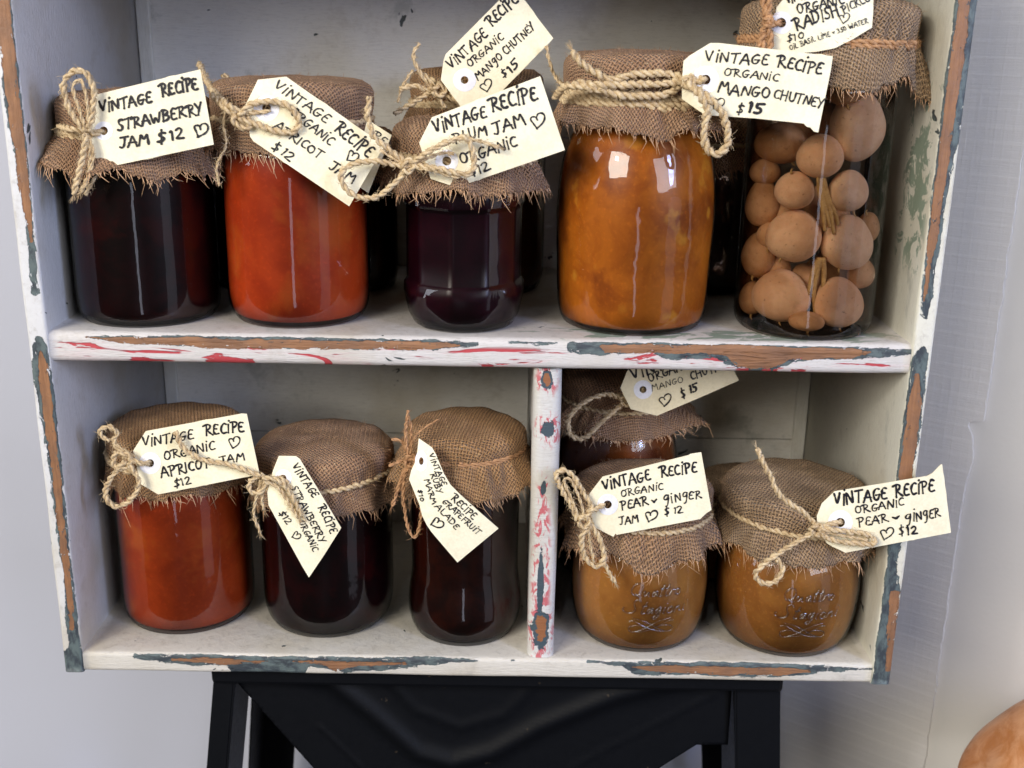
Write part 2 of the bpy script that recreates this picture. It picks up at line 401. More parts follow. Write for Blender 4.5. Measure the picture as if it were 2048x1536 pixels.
M_left = paint('left_side_paint', 'z', 'edge', L_wood, L_teal, tint=(.69, .69, .70), specks=.3, grain=(3, 30, 3))
M_right = paint('right_side_paint', 'z', 'edge', R_wood, R_teal, tint=(.74, .72, .62), specks=.35, green=1, grain=(3, 30, 3))
M_mid = paint('middle_shelf_paint', 'x', 'mid', mid_wood, mid_teal, red=1, green=1, specks=.6, tint=(.68, .65, .63))
M_bot = paint('bottom_board_paint', 'x', 'bot', bot_wood, bot_teal, tint=(.68, .645, .58), specks=.7)
M_back = paint('back_board_paint', 'x', specks=.75, tint=(.74, .72, .67))
M_cleat = paint('cleat_paint', 'z', specks=.4, tint=(.66, .65, .60), grain=(30, 3, 3))
M_div = paint('divider_paint', 'z', specks=.2, tint=(.68, .665, .64), ells=[(.1916, .0411, .0036, .0058, 1, 2.4), (.1591, .0425, .0040, .0055, 0, 2.6),
    (.1203, .0405, .0021, .0046, 0, 2.2), (.054, .0400, .0020, .024, 0, 3.8), (.0205, .0410, .0058, .0135, 1, 1.9)])
def board(name, x0, x1, y0, y1, z0, z1, mat, nose=.004, axis='x', seg=90, seed=0, rz=None):
    """board with worn rounded front edges, extruded along axis"""
    mb = MB(); n = 5
    if axis == 'x': a0, a1, b0, b1 = y0, y1, z0, z1; l0, l1 = x0, x1
    else: a0, a1, b0, b1 = y0, y1, x0, x1; l0, l1 = z0, z1
    prof = [(a1, b0), (a0+nose*3, b0)]
    for i in range(n+1):
        t = math.pi/2*i/n; prof.append((a0+nose-nose*math.sin(t), b0+nose-nose*math.cos(t)))
    prof += [(a0, b0+(b1-b0)*.5)]
    for i in range(n+1):
        t = math.pi/2*i/n; prof.append((a0+nose-nose*math.cos(t), b1-nose+nose*math.sin(t)))
    prof += [(a0+nose*3, b1), (a1, b1)]
    rows = []
    for i in range(seg+1):
        l = l0+(l1-l0)*i/seg; row = []
        for k, (a, b) in enumerate(prof):
            q = Vector((l*22, a*40, b*40+seed)); f = 1 if a < a0+nose*2.9 else 0
            da = .00055*noise.noise(q)*f; db = .0004*noise.noise(q+Vector((9, 3, 1)))*f
            if axis == 'x': row.append(Vector((l, a+da, b+db)))
            else: row.append(Vector((b+db, a+da, l)))
        rows.append(row)
    mb.quadgrid(rows, True)
    mb.f.append(tuple(range(len(prof)))); e = seg*len(prof); mb.f.append(tuple(e+i for i in range(len(prof)))[::-1])
    o = mb.obj(name, mat, smooth=True); return o
sl = board('side_panel', -.2725, -.26, 0, DEP, -.0145, .50, M_left, .0022, 'z', 120, 1)
sr = board('side_panel', .26, .2725, 0, DEP, -.0145, .50, M_right, .0022, 'z', 120, 5)
sl['label'] = 'left side panel with bare wood along its chipped edge'; sr['label'] = 'right side panel with green rubbed paint inside'
ms = board('middle_shelf', -.26, .26, .0012, DEP-.006, .1985, .2174, M_mid, .0045, seed=2); ms['label'] = 'middle shelf with red streaks on its nose'
bb = board('bottom_board', -.26, .26, .0008, DEP-.006, -.0143, 0, M_bot, .003, seed=3)
dv = board('divider', .0328, .0500, .0030, DEP-.006, .0, .1985, M_div, .006, 'z', seed=4)
tp = board('top_board', -.26, .26, .0012, DEP-.006, .452, .468, M_back, .003, seed=6)
parts = [sl, sr, ms, bb, dv, tp]
zz = [-.0143, .078, .199, .318, .432, .50]
for i in range(5):
    mb = MB(); x0, x1 = -.2599, .2599; a, b = zz[i]+.0004, zz[i+1]-.0004
    mb.box(x0, x1, DEP-.0058+.0003*(i % 2), DEP, a, b)
    o = mb.obj('back_board', M_back, smooth=False, bevel=.0003); parts.append(o)
for sx in (-1, 1):
    for a, b in ((.0003, .1982), (.2177, .4515)):
        mb = MB(); mb.box(*sorted((sx*.2597, sx*.2500)), DEP-.0115, DEP-.0061, a, b)
        parts.append(mb.obj('corner_cleat', M_cleat, smooth=False, bevel=.0008))
reparent(cab, *parts)

# ------------------------------------------------------------------ materials of the jars
BU = burlap('burlap', (.74, .44, .255), (.42, .23, .125))
BU2 = burlap('burlap_golden', (.74, .42, .20), (.42, .22, .09))
BU3 = burlap('burlap_grey', (.68, .45, .265), (.36, .225, .125), .9)
BU4 = burlap('burlap_open', (.70, .42, .235), (.38, .215, .115), .85)
TW = fibre('jute_twine', (.74, .59, .37), (.48, .34, .19))
TW2 = fibre('raffia_twine', (.58, .33, .165), (.36, .19, .095))
FR = fibre('burlap_thread', (.78, .50, .30), (.48, .28, .155))
GL = glassmat('jar_glass'); GLW = glassmat('jar_glass_wavy', wav=.6, rough=.03)
BRINE = glassmat('pickle_brine', tint=(.72, .62, .55), lo=0.0, hi=.1)
EMB = glassmat('embossed_glass', lo=.10, hi=.9, rough=.16, wav=0.)
TIN = plainmat('lid_tin', (.55, .45, .30), .35, .8)
JM = dict(
 straw=jam('strawberry_jam', [(.004, .0008, .0012), (.011, .0010, .0016), (.022, .0014, .0014)], .4, (.010, .0006, .0006), rough=.3),
 plum=jam('plum_jam', [(.009, .0008, .0035), (.017, .0011, .005)], .4, (.010, .0006, .002), rough=.3, scale=30),
 ruby=jam('grapefruit_marmalade', [(.008, .0014, .001), (.020, .003, .0012), (.034, .006, .0015)], .4, (.010, .001, .0006), rough=.3),
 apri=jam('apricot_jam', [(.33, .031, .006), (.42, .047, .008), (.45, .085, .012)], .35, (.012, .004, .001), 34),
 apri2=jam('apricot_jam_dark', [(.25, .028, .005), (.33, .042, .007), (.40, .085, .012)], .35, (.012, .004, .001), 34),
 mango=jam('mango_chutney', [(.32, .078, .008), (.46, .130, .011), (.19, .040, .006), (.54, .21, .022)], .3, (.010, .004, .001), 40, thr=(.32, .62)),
 mango_shaded=jam('mango_chutney_shaded', [(.13, .030, .006), (.22, .055, .008), (.07, .015, .004)], .2, (.010, .004, .001), 42),  # back-row shadow put into the chutney colour
 pear=jam('pear_jam', [(.31, .125, .026), (.40, .175, .040), (.25, .092, .019)], .6, (.020, .010, .003), 24),
 pear2=jam('pear_jam_bright', [(.42, .12, .028), (.50, .17, .04)], .3, (.012, .005, .002), 28))  # brightened colour so the half-hidden rear jar still shows

# ------------------------------------------------------------------ jar builders
def lathe(prof, c, n=96, poly=0, polyk=.9, zpoly=None, a0=0.):
    mb = MB(); rows = []
    for r, z in prof:
        row = []
        for j in range(n):
            a = 2*math.pi*j/n; k = 1
            if poly:
                s = 2*math.pi/poly; q = ((a-a0) % s)-s/2
                f = math.cos(s/2)/math.cos(q)*1.0
                w_ = polyk*(zpoly(z) if zpoly else 1); k = (1-w_)+w_*f
            row.append(Vector((c[0]+r*k*math.cos(a), c[1]+r*k*math.sin(a), c[2]+z)))
        rows.append(row)
    mb.quadgrid(rows, True)
    e = len(mb.v)-n; mb.f.append(tuple(e+i for i in range(n)))
    mb.f.append(tuple(range(n))[::-1])
    return mb
def smoothprof(P, per=5):
    V = [Vector((r, z, 0)) for r, z in P]; Q = [V[0]]+V+[V[-1]]; out = []
    for i in range(1, len(Q)-2):
        a, b, c, d = Q[i-1:i+3]
        for k in range(per):
            t = k/per; v = .5*((2*b)+(c-a)*t+(2*a-5*b+4*c-d)*t*t+(-a+3*b-3*c+d)*t**3); out.append((max(v.x, .0005), v.y))
    out.append(P[-1]); return out
def prof_for(kind, R, H):
    if kind == 'straight': P = [(R*.6, .0006), (R*.88, 0), (R*.945, .0022), (R*.985, .007), (R, .015), (R, .03), (R, H*.45), (R, H*.62), (R*.995, H*.74), (R*.95, H*.83), (R*.88, H*.90), (R*.86, H)]
    if kind == 'round_base': P = [(R*.6, .0006), (R*.83, 0), (R*.91, .0025), (R*.97, .009), (R, .020), (R*1.0, .04), (R, H*.45), (R, H*.62), (R*.995, H*.74), (R*.96, H*.83), (R*.90, H*.90), (R*.88, H)]
    if kind == 'bulge': P = [(R*.6, .0006), (R*.84, 0), (R*.91, .003), (R*.955, .011), (R*.975, .024), (R*.985, .040), (R, .058), (R*1.0, .075), (R*.975, .092), (R*.92, .106), (R*.84, .117), (R*.80, .124), (R*.80, H)]
    if kind == 'squat': P = [(R*.5, .0012), (R*.76, 0), (R*.86, .0035), (R*.93, .0115), (R*.98, .024), (R*1.0, .038), (R*.99, .050), (R*.945, .062), (R*.86, .073), (R*.80, .079), (R*.78, H)]
    if kind == 'waist': P = [(R*.6, .0006), (R*.84, 0), (R*.91, .0028), (R*.97, .009), (R*1.0, .018), (R*.985, .028), (R*.955, .037), (R*.935, .044), (R*.935, .06), (R*.94, .09), (R*.92, .105), (R*.88, .113), (R*.86, H)]
    if kind == 'tall': P = [(R*.6, .0006), (R*.85, 0), (R*.94, .002), (R*.99, .007), (R, .015), (R, .05), (R, .10), (R*.995, .145), (R*.96, .158), (R*.90, .166), (R*.90, H)]
    return smoothprof(P)
FACET = [(0.0209, 0.0006), (0.02874, 0), (0.03187, 0.0018), (0.03501, 0.0078), (0.03678, 0.0155), (0.03783, 0.022), (0.03783, 0.0275), (0.03678, 0.0288), (0.03605, 0.03), (0.03605, 0.045), (0.03605, 0.06), (0.03605, 0.0735), (0.03678, 0.0752), (0.03783, 0.0768), (0.03678, 0.084), (0.03501, 0.0905), (0.0324, 0.096), (0.03135, 0.104)]
def cover(c, ht, rl, htie, hfr, rfr, seed, mat, lobes=(), waves=9, dome=.0035, amp=1.):
    rnd = random.Random(seed); mb = MB(); n = 200; ph = [rnd.random()*6.28 for _ in range(6)]
    rt = rl*.965; prof = []            # (r, h, s, kind)
    for i in range(9): r = (rl-.006)*i/8; prof.append((max(r, .0002), ht-dome*(r/rl)**2, 0))
    for i in range(1, 7):
        t = math.pi/2*i/6; prof.append((rl-.006+.006*math.sin(t), ht-dome-.006+.006*math.cos(t), 0))
    hs = ht-dome-.006
    for i in range(1, 6):
        k = i/5; prof.append((rl-(rl-rt)*k**2, hs+(htie-hs)*k, 0))
    for i in range(1, 13): prof.append((rt, htie, i/12))
    rows = []; uvs = []; arc = 0; prev = None; edge = []
    for r, h, s in prof:
        row = []; urow = []
        if prev: arc += math.hypot(r-prev[0], h-prev[1]) if s == 0 else math.hypot(rfr-rt, htie-hfr)/12
        prev = (r, h)
        for j in range(n):
            a = 2*math.pi*j/n; rr, hh = r, h
            if s > 0:
                wv = math.sin(waves*a+ph[0]+1.3*math.sin(2*a+ph[1]))*.6+math.sin((waves*2-3)*a+ph[2])*.4
                wz = math.sin(5*a+ph[3])*.5+math.sin(9*a+ph[4])*.3+noise.noise(Vector((math.cos(a)*9, math.sin(a)*9, seed)))*.6+noise.noise(Vector((math.cos(a)*26, math.sin(a)*26, seed)))*.8*s
                rr = rt+(rfr-rt)*(s**.75)+wv*.0036*amp*s+.0016*math.sin(31*a+ph[5]+2*math.sin(3*a))*math.sin(math.pi*min(1, s*1.2+.1))*(.5+.5*math.sin(4*a+ph[1])); hh = htie-(htie-hfr)*s+wz*.0030*amp*s+wv*.0006*s
                pin = math.sin(math.pi*min(1, s*6))
                for (la, dr, dz, wd) in lobes:
                    q = (a-math.radians(la)+math.pi) % (2*math.pi)-math.pi
                    g = math.exp(-(q/math.radians(wd))**2); rr += dr*g*s; hh += dz*g*s
            else:
                g = noise.noise(Vector((math.cos(a)*r*70, math.sin(a)*r*70, seed+h*60)))
                if r > rl*.93: rr += g*.0016+.0015*math.sin(29*a+ph[5]+1.5*math.sin(5*a))*(.6+.4*math.sin(3*a+ph[2]))*max(0, min(1, (hs-h)/(hs-htie+1e-6)))
                else: hh += g*.0016
            row.append(Vector((c[0]+rr*math.cos(a), c[1]+rr*math.sin(a), c[2]+hh)))
            urow.append((arc*math.cos(a+seed), arc*math.sin(a+seed)))
        rows.append(row); uvs.append(urow)
    mb.quadgrid(rows, True); mb.uv = [u for r_ in uvs for u in r_]
    mb.f.append(tuple(range(n))[::-1])
    fm = MB()
    for j in range(n):                                      # ravelled threads along the hem
        for _ in range(3):
            if rnd.random() < .38: continue
            k = rnd.random(); p = rows[-1][j].lerp(rows[-1][(j+1) % n], k); q = rows[-3][j]
            d = (p-q).normalized(); l = rnd.choice((.0012, .002, .003, .0045, .0075))*rnd.uniform(.6, 1.2)
            side = Vector((-math.sin(j), math.cos(j), 0))
            side = (rows[-1][(j+1) % n]-rows[-1][j]).normalized()*rnd.gauss(0, .6)
            e = p+(d+side+Vector((0, 0, -.35)))*l*.9
            hair(fm, p-d*.0015, p+(d+side*.3)*l*.5, e, rnd.uniform(.00018, .00042))
    for _ in range(650):                                    # loose fuzz on the cloth
        i = rnd.randrange(2, len(rows)-1); j = rnd.randrange(n); p = rows[i][j]
        nrm = (p-Vector((c[0], c[1], c[2]+ht-.03))).normalized(); t = Vector([rnd.gauss(0, 1) for _ in range(3)]).normalized()
        l = rnd.uniform(.001, .0034); hair(fm, p, p+nrm*.0006+t*l*.5, p+nrm*.0008+t*l, .00013)
    o = mb.obj('burlap_cover', mat, solid=.0007); f = fm.obj('frayed_threads', FR); f['kind'] = 'stuff'
    f.parent = o
    return o
def wrap(mb, c, r, h, turns, rt=.0011, tilt=0., seed=0, plies=2):
    rnd = random.Random(seed); P = []
    N = int(26*turns)
    for i in range(N+1):
        a = -math.pi/2+2*math.pi*i/26; rr = r+rt*.7+.0003*math.sin(a*3+seed)
        P.append(Vector((c[0]+rr*math.cos(a), c[1]+rr*math.sin(a), c[2]+h+rt*1.5*(i/26-turns/2)*(.9 if turns > 1.2 else 0)+tilt*math.cos(a)+.0005*math.sin(2*a+seed))))
    twine(mb, P, rt, plies, fuzz=.6)
def px(pts, Y, dY=None):
    return [at(p[0], p[1], (p[2] if len(p) > 2 else Y)) for p in pts]
def jar(kind, c, R, H, jm, label, cov, ties, bows, glass=None, tw=TW, group=None, cat='jam jar', name='jam_jar', twr=.0016, fill=None):
    root = empty(name, c, label=label, category=cat)
    if group: root['group'] = group
    kids = []
    P = FACET if kind == 'facet' else prof_for(kind, R, H)
    zp = (lambda z: 0.25 if z < .026 else 1.) if kind == 'facet' else None
    po = 10 if kind == 'facet' else 0
    g = lathe(P, c, 120, po, .95, zp, a0=.12).obj('glass', glass or GL, smooth=(kind != 'facet')); kids.append(g)
    if kind == 'facet':
        for p_ in g.data.polygons: p_.use_smooth = abs(p_.normal.z) > .2 and (p_.center.z-c[2]) < .026
    if jm:
        Q = [(max(r-.0013, .001), max(z, .0042)) for r, z in P if z > .0012]; Q = [q for q in Q if not fill or q[1] <= fill]
        kids.append(lathe(Q, c, 96, po, .95, zp, a0=.12).obj('jam', JM[jm]))
    kids.append(cover(c, **cov))
    mb = MB()
    for (tr, th, tt, ti) in ties: wrap(mb, c, tr, th, tt, twr, ti, seed=len(kids)+int(th*1000))
    kids.append(mb.obj('tied_twine', tw))
    if bows:
        mb = MB()
        for b in bows:
            Y, pts = b[0], b[1]; k = b[2] if len(b) > 2 else {}
            kk = dict(r=twr); kk.update(k); twine(mb, px(pts, Y), **kk)
        kids.append(mb.obj('twine_bow', tw))
    for k in kids:
        if k.parent is None: reparent(root, k)
    return root
ZS = .2174
jar('straight', (-.2135, .0526, ZS), .0444, .125, 'straw', 'dark strawberry jam jar at the left end of the top shelf',
    dict(ht=.139, rl=.0455, htie=.114, hfr=.0955, rfr=.0590, seed=1, mat=BU, lobes=[(195, .004, -.001, 22), (-62, .002, -.006, 10), (-20, .0, -.002, 20)], waves=8, amp=1.4),
    [(.0445, .114, 2, .0)],
    [(-.010, [(168, 262), (141, 222), (127, 172), (146, 143), (172, 146), (187, 180), (186, 225), (176, 262)]),
     (-.011, [(172, 262), (157, 215), (146, 175), (160, 160), (172, 190), (178, 258)], dict(r=.0009)),
     (-.006, [(118, 252, .010), (140, 257), (170, 264), (190, 268), (207, 262, -.003)]),
     (-.010, [(170, 266), (168, 300), (158, 345), (148, 388)], dict(fray=14)), (-.009, [(174, 266), (180, 310), (176, 350), (160, 385)], dict(r=.0010, fray=10)),
     (-.009, [(176, 270), (186, 300), (184, 330), (170, 372), (152, 392)], dict(r=.0009)), (-.001, [(206, 330), (192, 352), (170, 390)], dict(r=.0010))])
jar('round_base', (-.1177, .0555, ZS), .0452, .130, 'apri', 'bright orange apricot jam jar, second from left on the top shelf',
    dict(ht=.148, rl=.0485, htie=.124, hfr=.1065, rfr=.0505, seed=2, mat=BU, waves=7, amp=.9, dome=.003, lobes=[(200, .003, -.003, 15)]),
    [(.0465, .1235, 1, .0)],
    [(.0, [(398, 128, .09), (408, 150, .07), (425, 180, .03), (455, 208), (487, 226)], dict(fray=6)), (.0, [(425, 190, .01), (450, 215), (482, 235), (500, 240)]),
     (-.002, [(478, 230), (505, 208), (545, 203), (582, 216), (598, 243), (585, 264), (552, 262), (515, 250), (480, 235)]),
     (-.001, [(474, 224), (466, 236), (474, 250), (492, 258), (505, 246)]), (.0, [(540, 222), (515, 224), (490, 226)], dict(r=.0012)),
     (.004, [(452, 205), (447, 250), (452, 290), (434, 330), (438, 372)], dict(r=.0007, fuzz=2)),
     (.095, [(470, 176), (458, 158), (446, 150)], dict(r=.0017))], twr=.0017)
jar('facet', (-.0115, .0410, ZS), .0362, .104, 'plum', 'faceted plum jam jar in the middle of the top shelf',
    dict(ht=.1275, rl=.0425, htie=.104, hfr=.0875, rfr=.0465, seed=3, mat=BU, waves=8, lobes=[(-18, .006, -.003, 13), (-140, .002, -.003, 12)]),
    [(.0412, .104, 2, .0)],
    [(-.007, [(739, 193), (736, 230), (748, 272), (780, 300), (814, 327)], dict(fray=5)), (-.008, [(812, 333), (750, 322), (705, 328), (682, 347), (690, 376), (716, 393), (750, 395), (783, 372), (804, 350), (820, 332)]),
     (-.014, [(818, 331, -.008), (852, 306), (905, 280), (933, 276), (945, 304), (948, 331), (936, 348), (905, 345), (870, 335), (822, 330, -.008)]),
     (-.014, [(932, 277), (965, 284), (999, 295)], dict(r=.0010, fray=6)), (-.013, [(822, 336, -.008), (864, 340), (909, 353), (938, 346)], dict(r=.0010)),
     (-.010, [(806, 340), (816, 345), (828, 334), (826, 320), (812, 322), (808, 336)], dict(r=.0014)), (-.007, [(760, 300), (790, 318), (830, 336)], dict(r=.0009)),
     (-.009, [(822, 330), (850, 318), (885, 306), (908, 308)], dict(r=.0009))])
jar('bulge', (.0955, .0545, ZS), .0495, .140, 'mango', 'large amber mango chutney jar, second from right on the top shelf',
    dict(ht=.167, rl=.0470, htie=.1385, hfr=.1240, rfr=.0535, seed=4, mat=BU, waves=10, lobes=[(-80, .002, -.006, 9), (-65, .0, -.003, 6)]),
    [(.0462, .139, 3, -.001)],
    [(.004, [(1370, 155), (1320, 147), (1262, 150), (1222, 159), (1192, 146), (1160, 124), (1145, 101)], dict(fray=26)),
     (.003, [(1110, 195, .03), (1135, 172, .010), (1190, 178), (1240, 190), (1285, 192), (1330, 189), (1368, 168), (1410, 158, -.006)]),
     (.002, [(1150, 165, .008), (1200, 170), (1260, 170), (1330, 168), (1372, 160)]),
     (-.012, [(1376, 166, -.004), (1400, 188), (1415, 222), (1409, 252), (1409, 284), (1422, 306), (1441, 307), (1456, 282), (1453, 248), (1440, 218), (1418, 197), (1382, 168, -.004)]),
     (-.004, [(1366, 160), (1380, 152), (1388, 165), (1374, 176), (1362, 168)], dict(r=.0016)),
     (.075, [(1093, 92), (1099, 122), (1112, 156), (1130, 172, .045)], dict(r=.0010))], glass=GLW, twr=.0020)
jar('tall', (.2040, .0465, ZS), .0434, .185, None, 'tall jar of pickled radishes at the right end of the top shelf',
    dict(ht=.198, rl=.0515, htie=.174, hfr=.1500, rfr=.0565, seed=5, mat=BU3, waves=7, amp=1.3, lobes=[(-22, .006, -.010, 12), (-50, 0, .004, 8)]),
    [(.0500, .174, 2, .0)],
    [(-.005, [(1532, -40), (1526, 0), (1534, 46), (1524, 80), (1530, 105)], dict(fray=8)), (-.006, [(1545, -40), (1540, 0), (1536, 46), (1542, 80), (1538, 104)]),
     (-.004, [(1520, -30), (1530, 20), (1528, 60), (1518, 95)]), (-.006, [(1533, 44), (1548, 48), (1562, 45, -.002)]), (-.007, [(1526, 38), (1542, 36), (1544, 50), (1528, 54)], dict(r=.0014))],
    tw=TW2, cat='pickle jar', name='pickle_jar')
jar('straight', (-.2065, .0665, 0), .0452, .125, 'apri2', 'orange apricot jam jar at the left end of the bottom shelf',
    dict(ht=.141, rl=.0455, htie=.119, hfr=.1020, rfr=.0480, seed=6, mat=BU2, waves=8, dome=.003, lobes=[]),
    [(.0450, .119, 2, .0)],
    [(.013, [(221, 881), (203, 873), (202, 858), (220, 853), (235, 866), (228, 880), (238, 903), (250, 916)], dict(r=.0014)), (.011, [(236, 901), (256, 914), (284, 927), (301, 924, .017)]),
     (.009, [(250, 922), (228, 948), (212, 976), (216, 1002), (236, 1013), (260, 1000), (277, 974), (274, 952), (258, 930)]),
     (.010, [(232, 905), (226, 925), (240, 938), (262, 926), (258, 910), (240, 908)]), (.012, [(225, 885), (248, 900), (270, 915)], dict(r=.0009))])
jar('round_base', (-.1066, .0625, 0), .0450, .118, 'straw', 'dark strawberry jam jar in the middle of the bottom left compartment',
    dict(ht=.132, rl=.0462, htie=.109, hfr=.0915, rfr=.0480, seed=7, mat=BU, waves=7, lobes=[], dome=.004),
    [(.0450, .1085, 1, .004)],
    [(.007, [(352, 864), (364, 893), (386, 910), (414, 922), (458, 929), (495, 943), (522, 953)]),
     (.008, [(526, 948), (502, 962), (500, 982), (520, 985), (530, 965), (526, 950)], dict(r=.0015)), (.009, [(522, 960), (512, 1000), (508, 1030), (521, 1066)], dict(fray=12, r=.0010)),
     (.005, [(525, 955), (560, 962), (584, 993), (604, 1032)], dict(r=.0014, fray=14)), (.006, [(528, 962), (556, 975), (576, 1003), (598, 1036)], dict(r=.0012, fray=14)),
     (.007, [(530, 955), (566, 958), (582, 978)], dict(r=.0011)), (.009, [(530, 958), (524, 1000), (528, 1020)], dict(r=.0009, fray=8))])
jar('waist', (-.0107, .0490, 0), .0388, .120, 'ruby', 'dark ruby grapefruit marmalade jar left of the divider on the bottom shelf',
    dict(ht=.149, rl=.0402, htie=.1325, hfr=.1110, rfr=.0490, seed=8, mat=BU2, waves=9, lobes=[(-15, .002, .002, 20)], dome=.004),
    [(.0393, .1325, 2, .001)],
    [(.006, [(821, 924), (808, 961), (809, 1018), (819, 1064), (831, 1073), (842, 1036), (838, 984), (828, 938)]), (.006, [(819, 922), (811, 870), (816, 820)]),
     (.007, [(818, 924), (802, 961), (784, 1013)], dict(r=.0011, fray=6)), (.008, [(818, 918), (800, 922), (778, 932)]), (.005, [(818, 916), (828, 877), (850, 855), (878, 838)], dict(r=.0005)),
     (.008, [(783, 878), (803, 882), (817, 908)]), (.005, [(820, 918), (832, 920), (843, 921, .001)]), (.005, [(812, 914), (826, 912), (830, 930), (814, 932), (810, 920)], dict(r=.0012)),
     (.008, [(822, 926), (806, 945), (795, 985)]), (.007, [(820, 905), (822, 860), (816, 830)])], tw=TW2, twr=.0010)
jar('squat', (.1094, .0490, 0), .0472, .092, 'pear', 'squat amber pear and ginger jam jar just right of the divider',
    dict(ht=.1115, rl=.0455, htie=.090, hfr=.0725, rfr=.0525, seed=9, mat=BU4, waves=8, lobes=[(195, .004, -.004, 16), (-95, .0, -.006, 16), (-15, .002, -.004, 9)], amp=1.2),
    [(.0445, .090, 1, .0)],
    [(-.007, [(1156, 1040), (1135, 999), (1112, 953), (1124, 940), (1146, 952), (1168, 988), (1182, 1015), (1164, 1038)]),
     (-.008, [(1160, 1042), (1144, 1000), (1128, 962), (1142, 960), (1160, 1000), (1168, 1030)], dict(r=.0009)), (-.008, [(1166, 1038), (1186, 1020), (1210, 1010, -.003)]),
     (-.008, [(1172, 1050), (1163, 1085), (1172, 1118), (1192, 1134), (1207, 1120), (1203, 1089), (1190, 1060), (1176, 1046)]), (-.008, [(1205, 1118), (1217, 1144), (1230, 1165)], dict(r=.0013, fray=16)),
     (-.009, [(1158, 1036), (1172, 1034), (1178, 1050), (1164, 1056), (1156, 1044)], dict(r=.0014)), (-.008, [(1176, 1050), (1180, 1085), (1188, 1125)], dict(r=.0009))],
    glass=GLW)
jar('squat', (.2100, .0465, 0), .0484, .094, 'pear', 'squat amber pear and ginger jar with embossed glass in the right corner of the cabinet',
    dict(ht=.1125, rl=.0478, htie=.091, hfr=.0745, rfr=.0535, seed=10, mat=BU3, waves=9, lobes=[(-70, .0, -.002, 20)], amp=1.),
    [(.0465, .091, 1, -.0035)],
    [(-.011, [(1634, 1055), (1605, 1022), (1578, 1006), (1556, 985), (1540, 951), (1524, 921), (1514, 898)], dict(fray=10)), (-.013, [(1632, 1057), (1656, 1050), (1684, 1044, -.008)]),
     (-.013, [(1628, 1063), (1578, 1094), (1530, 1126), (1511, 1150), (1526, 1167), (1552, 1162), (1565, 1138), (1554, 1118)]),
     (-.015, [(1636, 1058), (1692, 1062), (1740, 1072), (1748, 1088), (1717, 1087), (1667, 1081), (1636, 1065)]), (-.014, [(1638, 1062), (1690, 1072), (1735, 1080)], dict(r=.0009)),
     (-.014, [(1624, 1054), (1642, 1050), (1646, 1066), (1628, 1070), (1622, 1058)], dict(r=.0015))], glass=GLW)
# jars in the back row
jar('straight', (-.0080, .1560, ZS), .0490, .130, 'mango_shaded', 'shadowed chutney jar standing behind the plum jam jar',
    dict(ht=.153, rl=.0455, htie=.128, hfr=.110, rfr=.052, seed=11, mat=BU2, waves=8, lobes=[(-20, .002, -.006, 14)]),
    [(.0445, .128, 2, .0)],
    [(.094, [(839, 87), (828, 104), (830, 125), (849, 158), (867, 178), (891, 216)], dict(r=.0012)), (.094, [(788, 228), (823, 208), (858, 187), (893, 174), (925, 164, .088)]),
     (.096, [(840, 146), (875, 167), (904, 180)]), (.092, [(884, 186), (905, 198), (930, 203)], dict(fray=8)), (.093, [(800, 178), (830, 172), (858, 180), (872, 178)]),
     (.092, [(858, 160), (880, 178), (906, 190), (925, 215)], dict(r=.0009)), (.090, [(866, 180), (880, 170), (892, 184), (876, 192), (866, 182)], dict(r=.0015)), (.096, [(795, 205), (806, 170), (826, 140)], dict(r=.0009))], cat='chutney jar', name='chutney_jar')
jar('straight', (-.1760, .1650, ZS), .0410, .100, 'straw', 'dark jam jar hidden in the gap behind the strawberry and apricot jars', dict(ht=.112, rl=.042, htie=.095, hfr=.080, rfr=.047, seed=12, mat=BU), [(.0410, .095, 1, 0)], [])
jar('straight', (-.0990, .1480, ZS), .0350, .100, 'straw', 'dark jam jar hidden in the gap behind the apricot and plum jars', dict(ht=.112, rl=.034, htie=.095, hfr=.080, rfr=.038, seed=17, mat=BU), [(.0335, .095, 1, 0)], [])
jar('straight', (.1560, .1700, ZS), .0440, .110, 'straw', 'dark jam jar hidden in the gap behind the mango chutney and radish jars', dict(ht=.122, rl=.042, htie=.105, hfr=.090, rfr=.047, seed=13, mat=BU), [(.0410, .105, 1, 0)], [])
jar('bulge', (.1010, .1500, 0), .0455, .150, 'mango_shaded', 'tall dark chutney jar behind the squat jar right of the divider',
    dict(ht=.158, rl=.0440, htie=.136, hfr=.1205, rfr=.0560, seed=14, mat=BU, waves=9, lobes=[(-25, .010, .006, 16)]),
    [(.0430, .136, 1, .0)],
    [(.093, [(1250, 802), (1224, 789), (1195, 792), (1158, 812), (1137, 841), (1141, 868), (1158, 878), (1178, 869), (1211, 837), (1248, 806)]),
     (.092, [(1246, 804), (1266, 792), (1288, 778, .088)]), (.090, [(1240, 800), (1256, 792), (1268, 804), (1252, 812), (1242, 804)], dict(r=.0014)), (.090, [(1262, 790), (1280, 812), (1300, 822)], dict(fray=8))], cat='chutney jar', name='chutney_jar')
jar('straight', (.2060, .1500, 0), .0530, .066, 'pear2', 'brown jam jar half hidden behind the pear jar in the right corner', dict(ht=.070, rl=.047, htie=.062, hfr=.058, rfr=.050, seed=15, mat=BU3), [(.046, .062, 1, 0)], [])

